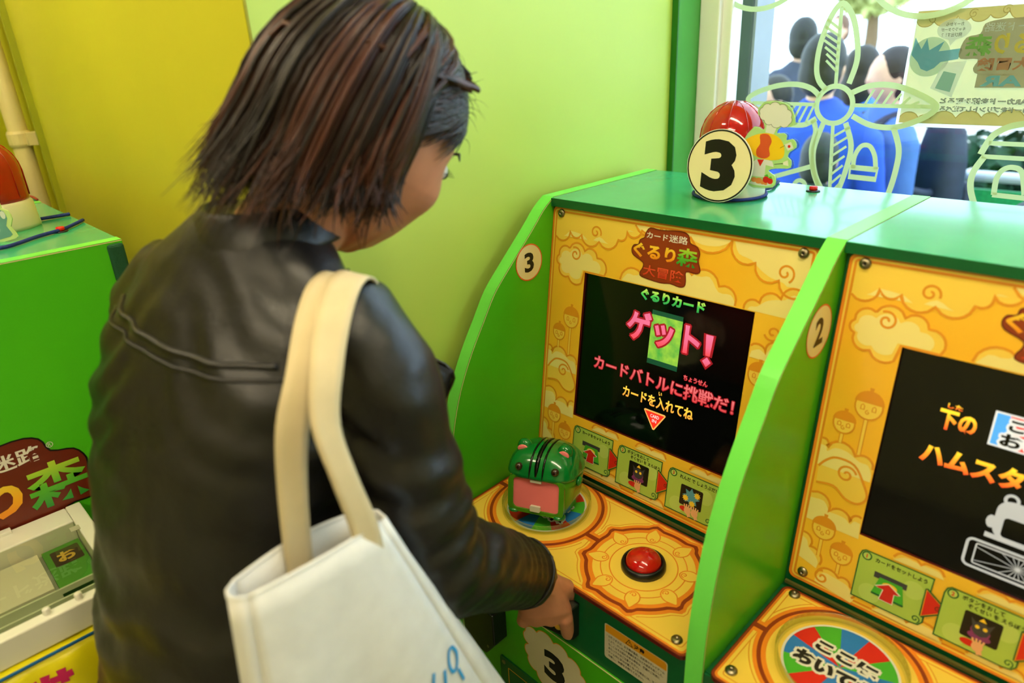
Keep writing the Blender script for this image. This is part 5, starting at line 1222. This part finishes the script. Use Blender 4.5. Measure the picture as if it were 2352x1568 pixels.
vin('house_line', [(488, 1302), (640, 1303)], 7, sm=False); vin('house_line', [(482, 1281), (650, 1281)], 7, sm=False)
vin('house_window', [(510, 1222), (509, 1248), (515, 1262), (527, 1267), (541, 1260), (551, 1226)], 8); vin('house_window', [(508, 1222), (553, 1221)], 8, sm=False)
vin('branch', [(130, 1216), (209, 1244)], 9, sm=False); vin('fruit_ring', circ(190, 1205, 11, 20), 8, True, False)
vin('big_ring', circ(75, 1630, 108, 48), 9, True, False); vin('big_ring', circ(363, 1600, 107, 48), 9, True, False)
# ------------------------------------------------------------------ poster on the outside of the glass, seen from its back
pos_ = thing('poster', 'yellow poster seen mirrored through the window, title in a grey badge', 'poster', (.43, YG + .004, 1.32))
def tmat(name, rgb, k=.55):
    m = mat(name, rgb, .6, noise_s=9, noise_a=.04); n_ = m.node_tree; b_ = n_.nodes['Principled BSDF']; t = n_.nodes.new('ShaderNodeBsdfTranslucent'); t.inputs[0].default_value = lin(rgb); mx = n_.nodes.new('ShaderNodeMixShader'); mx.inputs[0].default_value = k
    n_.links.new(b_.outputs[0], mx.inputs[1]); n_.links.new(t.outputs[0], mx.inputs[2]); n_.links.new(mx.outputs[0], n_.nodes['Material Output'].inputs[0]); return m
PF = frame((0, YG + .0055, 0), (1, 0, 0), (.02, 0, 1))
pL = [0]
def pput(fl, m, name):
    o = fl.build(name, PF, pL[0], m, pos_); pL[0] += .15; return o
rot = lambda pts: pts
pput(Flat().poly([(316, 1322), (640, 1322), (640, 1509), (316, 1506)]), tmat('poster white', (236, 238, 236)), 'sheet')
pput(Flat().poly([(321, 1328), (640, 1328), (640, 1503), (321, 1501)]), tmat('poster yellow', (240, 236, 186)), 'ground_print')
TAN = tmat('poster tan', (228, 212, 158))
ct = scallop([(321, 1486), (347, 1484), (380, 1491), (398, 1488), (424, 1490), (448, 1494), (487, 1491), (530, 1494), (580, 1492), (640, 1494)], .3, -1)
pput(Flat().poly(ct + [(640, 1503), (321, 1501)]), TAN, 'cloud_print')
cbm = scallop([(321, 1338), (350, 1337), (368, 1336), (406, 1338), (442, 1340), (465, 1342), (499, 1344), (526, 1346), (580, 1344), (640, 1346)], .3, 1)
pput(Flat().poly(cbm + [(640, 1328), (321, 1328)]), TAN, 'cloud_print')
TLN = tmat('poster ochre line', (206, 186, 130))
pput(Flat().stroke(ct, 1.2).stroke(cbm, 1.2), TLN, 'cloud_outline')
for u, v in ((345, 1488), (401, 1493), (445, 1496)): pput(Flat().stroke(spiral(u, v, 7, 1.4, 40), 1.1), TLN, 'cloud_curl')
PBL = tmat('poster dragon blue', (132, 190, 226)); PWH = tmat('poster bubble white', (236, 240, 246))
pput(Flat().poly(circ(350, 1432, 30, 30)), tmat('poster halo', (206, 224, 214)), 'halo_print')
pput(Flat().poly([(372, 1423), (405, 1425), (394, 1370), (360, 1384)]), PWH, 'card_picture'); pput(Flat().poly([(375, 1410), (394, 1406), (390, 1378), (367, 1384)]), tmat('poster card', (170, 206, 206)), 'card_picture')
pput(Flat().poly([(342, 1460), (348, 1442), (368, 1455), (362, 1440), (396, 1444), (392, 1428), (368, 1424), (360, 1415), (350, 1410), (340, 1414), (334, 1424), (322, 1436), (324, 1462), (336, 1444)]), PBL, 'winged_shape')
bub = circ(378, 1472, 24, 28, rv=15.5)
pput(Flat().poly(bub).poly([(372, 1460), (386, 1460), (377, 1448)]), PWH, 'speech_bubble')
PG = tmat('poster grey ink', (112, 118, 118))
pput(Flat().text('カードから', 366, 391, 1477, 1482, .01, mirror=True).text('キャラクターが', 360, 394, 1469, 1474.5, .01, mirror=True).text('飛び出す！？', 362, 391, 1461, 1467, .01, mirror=True), PG, 'bubble_lettering')
bd = smooth_path([(420, 1478), (440, 1483), (462, 1484), (492, 1486), (500, 1478), (520, 1476), (528, 1460), (522, 1440), (500, 1432), (498, 1410), (480, 1404), (454, 1403), (424, 1405), (416, 1414), (420, 1427), (396, 1428), (392, 1440), (398, 1459), (416, 1464)], 3, True)
pput(Flat().poly(bd), tmat('poster badge grey', (178, 170, 150)), 'title_badge')
pput(Flat().text('カード迷路', 420, 490, 1466, 1479, .01, mirror=True), PWH, 'title_lettering')
pput(Flat().text('ぐるり', 438, 515, 1433, 1464, .04, mirror=True), tmat('poster gold', (240, 220, 110)), 'title_lettering')
pput(Flat().text('森', 398, 436, 1432, 1463, .035, mirror=True), tmat('poster green', (150, 206, 120)), 'title_lettering')
pput(Flat().text('大冒険', 420, 492, 1410, 1429, .03, mirror=True), tmat('poster brick', (206, 150, 122)), 'title_lettering')
pput(Flat().stroke([(424, 1395), (492, 1395)], 20), MATS['poster badge grey'], 'title_badge'); pput(Flat().text('AR', 430, 486, 1387, 1403, .04, mirror=True), tmat('poster cyan', (140, 210, 240)), 'title_lettering')
pput(Flat().text('カメラでARカードを読み取ると', 379, 545, 1360, 1370, .06, mirror=True).text('なんとARカードをプリントして遊べる', 381, 545, 1348, 1357, .06, mirror=True), PG, 'caption_edge')
pput(Flat().text('カメラでARカードを読み取ると', 380, 544, 1361, 1369, .02, mirror=True).text('なんとARカードをプリントして遊べる', 382, 544, 1349, 1356, .02, mirror=True), PWH, 'caption_lettering')
PR = tmat('poster red', (206, 110, 104))
pput(Flat().poly([(492, 1503), (486, 1496), (494, 1492), (488, 1486), (500, 1484), (506, 1476), (512, 1486), (640, 1486), (640, 1503)]), PR, 'star_print'); pput(Flat().poly([(517, 1440), (640, 1440), (640, 1395), (526, 1395)]), PR, 'red_block')

# ------------------------------------------------------------------ outside
og = MB().box(-9, 9, .62, 16, -.06, -.001).build('floor_outside', mat('pale paving', (206, 200, 188), .8, noise_s=3, noise_a=.06), None); og['kind'] = 'structure'
pst = thing('outdoor_post', 'dark steel post right outside the window beside its white frame', 'post', (-.03, .66, 0))
MB().box(-.075, .000, .620, .700, 0, 2.6).build('post_body', mat('dark blue grey steel', (66, 82, 88), .45, noise_s=10), pst, bevel=.004)
MB().box(.0002, .006, .624, .700, 0, 2.6).build('post_lit_face', mat('daylit post steel', (150, 158, 172), .4, noise_s=10), pst)  # side face of the same post, daylight painted on as a paler skin
def ell(c, a, b_, cc, n=12, m=18):
    return [[Vector((c[0] + a * math.sin(math.pi * i / n) * math.cos(2 * math.pi * k / m), c[1] + b_ * math.sin(math.pi * i / n) * math.sin(2 * math.pi * k / m), c[2] + cc * math.cos(math.pi * i / n))) for k in range(m)] for i in range(1, n)]
def passer(x, y, yaw, H, hair, top, pants, label, hood=False, hairlen=0):
    r = thing('person', label, 'person', (x, y, 0), 'people outside the window'); k = H / 1.6
    M = Matrix.Translation((x, y, 0)) @ Matrix.Rotation(R_(yaw), 4, 'Z') @ Matrix.Scale(k, 4)
    V = lambda a, b_, c: Vector((a, b_, c))
    def mk(name, mb, vox, m, it=4):
        mb.v = [M @ v for v in mb.v]; return remeshed(name, mb, vox * k, m, r, it)
    bd = MB()
    bd.rings(ell((0, .01, 1.485), .073, .092, .112)); bd.rings(ell((0, .10, 1.47), .012, .018, .022, 6, 8)); bd.tube([V(0, -.01, 1.42), V(0, -.015, 1.31)], [.048, .056], 14)
    for s in (-1, 1):
        bd.rings(ell((s * .073, 0, 1.475), .012, .02, .03, 6, 8))
        bd.tube([V(s * .12, 0, 1.29), V(s * .20, 0, 1.20), V(s * .235, .01, 1.0), V(s * .235, .08, .80), V(s * .23, .10, .72)], [.05, .048, .04, .03, .022], 12)
        bd.rings(ell((s * .23, .11, .68), .022, .035, .055, 8, 10)); bd.tube([V(s * .23, .13, .66), V(s * .22, .14, .60)], [.012, .008], 8)
        bd.tube([V(s * .085, 0, .85), V(s * .09, .01, .47), V(s * .09, -.01, .08)], [.085, .055, .038], 14); bd.rings(ell((s * .09, .04, .04), .042, .11, .04, 8, 12))
    bd.rings([ring_at(V(0, 0, z), (1, 0, 0), (0, 1, 0), a, b_, 2.3, 24) for z, a, b_ in ((.80, .15, .10), (.95, .14, .095), (1.1, .16, .105), (1.25, .17, .095), (1.31, .12, .07), (1.34, .06, .05))])
    mk('body', bd, .013, mat('passer skin', (224, 178, 148), .5, noise_s=30))
    tp_ = MB()
    for s in (-1, 1): tp_.tube([V(s * .10, 0, 1.28), V(s * .20, 0, 1.21), V(s * .242, .01, 1.0), V(s * .238, .075, .80), V(s * .232, .095, .74)], [.068, .064, .054, .045, .042], 14)
    tp_.rings([ring_at(V(0, 0, z), (1, 0, 0), (0, 1, 0), a, b_, 2.3, 24) for z, a, b_ in ((.72, .18, .13), (.9, .17, .122), (1.1, .18, .126), (1.25, .188, .115), (1.315, .13, .085), (1.36, .070, .066), (1.375, .06, .058))])
    if hood: tp_.rings(ell((0, -.06, 1.34), .11, .07, .06, 8, 14))
    mk('top', tp_, .015, mat('top ' + str(top), top, .8, noise_s=14, noise_a=.12))
    tr_ = MB()
    for s in (-1, 1): tr_.tube([V(s * .085, 0, .82), V(s * .09, .01, .47), V(s * .09, -.01, .06)], [.098, .072, .055], 14)
    mk('trousers', tr_, .018, mat('pants ' + str(pants), pants, .8, noise_s=14, noise_a=.12), 3)
    hr = MB(); hr.rings(ell((0, -.014, 1.508), .084, .095, .108)); hr.rings(ell((0, -.035, 1.46 - hairlen / 2), .082, .075, .09 + hairlen / 2))
    mk('hair', hr, .010, mat('hair ' + str(hair), hair, .5, noise_s=60, noise_a=.3), 2)
    return r
passer(-.36, 1.84, 0, 1.46, (24, 22, 24), (40, 84, 206), (40, 44, 60), 'person outside with short black hair and royal blue top, largest in the window')
passer(-.47, 2.50, -10, 1.40, (34, 26, 22), (70, 132, 220), (70, 70, 76), 'person outside in a lighter blue top behind the flower drawing', hairlen=.06)
passer(-1.17, 3.41, 25, 1.54, (26, 24, 28), (60, 66, 86), (50, 50, 54), 'person outside with black hair standing behind the royal blue one')
passer(-1.38, 3.02, 60, 1.30, (120, 84, 60), (150, 176, 222), (120, 130, 160), 'child outside in pale blue by the dark post')
passer(-.72, 2.20, 150, 1.30, (40, 34, 36), (226, 110, 140), (60, 60, 80), 'person outside in pink beside the royal blue one', hairlen=.08)
passer(-.22, 1.56, 10, 1.16, (34, 38, 38), (44, 60, 58), (40, 44, 50), 'small person outside in dark grey green under the flower drawing', hood=True)
passer(-.25, 2.20, 135, 1.40, (40, 34, 34), (72, 110, 176), (44, 52, 70), 'person outside in denim blue wearing a navy backpack')
passer(-2.0, 5.9, 170, 1.58, (110, 74, 56), (236, 214, 200), (170, 150, 140), 'far person outside in pale clothes under the tree')
passer(-2.75, 5.6, 200, 1.55, (60, 46, 40), (232, 226, 222), (90, 90, 110), 'far person outside in white by the peach roofed stall')
bp_ = thing('backpack', 'large navy backpack on the denim blue person outside', 'backpack', (-.075, 2.375, .70))
MBp = MB().rings([ring_at((-.075, 2.375, z), (.7, -.71, 0), (.7, .71, 0), a, b_, 2.6, 26) for z, a, b_ in ((.70, .07, .045), (.73, .105, .065), (.84, .122, .078), (.98, .116, .072), (1.09, .09, .056), (1.13, .045, .033))]); MBp.build('pack_body', mat('navy pack cloth', (38, 44, 66), .6, noise_s=20, noise_a=.2), bp_, True)
MB().rings([ring_at((-.014, 2.437, z), (.7, -.71, 0), (.7, .71, 0), a, b_, 3, 22) for z, a, b_ in ((.73, .06, .015), (.75, .08, .025), (.86, .08, .025), (.89, .06, .015))]).build('pack_pocket', MATS['navy pack cloth'], bp_, True)
for s in (-1, 1): MB().tube(smooth_path([tuple(Vector((-.25, 2.20, z)) + Vector((.7, .71, 0)) * d_ + Vector((.7, -.71, 0)) * s * w__) for d_, w__, z in ((.20, .06, .86), (.10, .14, .88), (-.12, .14, .96), (-.13, .10, 1.08), (0, .09, 1.165), (.16, .05, 1.12))], 4), .016, 8).build('pack_strap', MATS['navy pack cloth'], bp_, True)
# green screen fence with a white rail, hedge, pushchair
fen = thing('green_fence', 'green mesh fence with a white top rail outside', 'fence', (.9, 2.62, 0))
for k in range(14):
    MB().box(-.20 + k * .2, -.012 + k * .2, 2.60, 2.62, .10, .83).build('fence_panel', mat('bright green mesh', (24, 150, 84), .6, noise_s=90, noise_a=.25), fen)
MB().tube([(-.25, 2.60, .885), (2.7, 2.60, .885)], .022, 12).build('rail', mat('white rail paint', (232, 240, 240), .4, noise_s=9), fen, True)
for x in (-.22, 1.2, 2.6): MB().tube([(x, 2.64, 0), (x, 2.64, .885)], .022, 10).build('post', MATS['white rail paint'], fen, True)
def leafy(name, label, c, rad, n, m, seed, trunk=None, group=None):
    r = thing(name, label, 'tree' if trunk else 'hedge', (c[0], c[1], 0), group); rg2 = random.Random(seed); vs, fs = [], []
    for k in range(n):
        d = Vector((rg2.gauss(0, 1), rg2.gauss(0, 1), rg2.gauss(0, 1))).normalized() * rg2.uniform(.75, 1.0); p = Vector((c[0] + d.x * rad[0], c[1] + d.y * rad[1], c[2] + d.z * rad[2]))
        a = Vector((rg2.gauss(0, 1), rg2.gauss(0, 1), rg2.gauss(0, 1))).normalized(); b_ = a.orthogonal().normalized(); s = rg2.uniform(.035, .07) * (1.6 if trunk else 1); i = len(vs)
        vs += [p - a * s, p + b_ * s * .5, p + a * s, p - b_ * s * .5]; fs.append((i, i + 1, i + 2, i + 3))
    f_ = mesh_obj('foliage', vs, fs, m, r); f_['kind'] = 'stuff'
    if trunk: MB().tube([(c[0], c[1], 0), (c[0] + .05, c[1], c[2] * .6), (c[0], c[1], c[2])], [.12, .09, .05], 10).build('trunk', mat('tree bark', (120, 96, 70), .8, noise_s=30, noise_a=.2), r, True)
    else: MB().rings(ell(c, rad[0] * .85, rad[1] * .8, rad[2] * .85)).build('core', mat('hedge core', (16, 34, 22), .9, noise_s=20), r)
    return r
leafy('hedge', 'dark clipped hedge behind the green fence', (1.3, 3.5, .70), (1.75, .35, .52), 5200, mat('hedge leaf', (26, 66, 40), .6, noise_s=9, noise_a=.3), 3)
leafy('plaza_tree', 'yellow green tree beyond the crowd', (-3.35, 10.2, 2.2), (.62, .6, .62), 1500, mat('tree leaf', (196, 204, 130), .6, noise_s=3, noise_a=.3), 4, True)
kio = thing('market_stall', 'pale stall with a peach roof far outside', 'stall', (-6.1, 8.2, 0))
MB().box(-7.4, -4.9, 8.0, 9.2, 0, 2.0).build('stall_wall', mat('stall cream', (236, 222, 204), .7, noise_s=3), kio); MB().box(-7.6, -4.7, 7.6, 9.3, 2.0, 2.25).build('stall_roof', mat('stall peach', (236, 190, 160), .7, noise_s=3), kio, bevel=.05)
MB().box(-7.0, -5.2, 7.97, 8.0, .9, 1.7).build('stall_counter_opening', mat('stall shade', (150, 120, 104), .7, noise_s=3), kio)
pc = thing('pushchair', 'grey pushchair with a dark hood outside', 'pushchair', (.46, 1.62, 0))
TUB = mat('pushchair tube', (186, 192, 204), .3, metal=.7, noise_s=20)
for s in (-1, 1):
    MB().tube(smooth_path([(.26, 1.62 + s * .17, .30), (.30, 1.62 + s * .18, .62), (.36, 1.62 + s * .18, .92), (.46, 1.62 + s * .17, 1.08), (.54, 1.62 + s * .15, 1.10)], 5), .012, 8).build('frame_tube', TUB, pc, True)
    for x in (.24, .66): MB().lathe([(.055, -.012), (.075, -.012), (.078, 0), (.075, .012), (.055, .012)], 22, Matrix.Translation((x, 1.62 + s * .19, .078)) @ Matrix.Rotation(R_(90), 4, 'X')).build('wheel', mat('black tyre', (24, 24, 26), .6, noise_s=20), pc, True)
    MB().tube([(.24, 1.62 + s * .175, .10), (.30, 1.62 + s * .18, .5), (.66, 1.62 + s * .175, .10)], .011, 8).build('leg', TUB, pc, True)
MB().tube([(.54, 1.47, 1.10), (.54, 1.77, 1.10)], .016, 10).build('handle', mat('black grip', (22, 22, 24), .6, noise_s=20), pc, True)
hd = []
for i in range(10):
    a = R_(10 + 130 * i / 9); hd.append([Vector((.50 + .26 * math.cos(a) * 1.0, 1.62 + .17 * math.cos(R_(180 * k / 14)), .74 + .30 * math.sin(a) * (.55 + .45 * math.sin(R_(180 * k / 14))))) for k in range(15)])
mesh_obj('hood', [v for r_ in hd for v in r_], [(i * 15 + k, i * 15 + k + 1, (i + 1) * 15 + k + 1, (i + 1) * 15 + k) for i in range(9) for k in range(14)], mat('dark hood cloth', (40, 48, 52), .7, noise_s=20), pc, True)
MB().rings([ring_at((.46, 1.62, z), (1, 0, 0), (0, 1, 0), a, .15, 3, 20) for z, a in ((.34, .12), (.36, .17), (.55, .2), (.62, .2))]).build('seat', MATS['dark hood cloth'], pc, True)
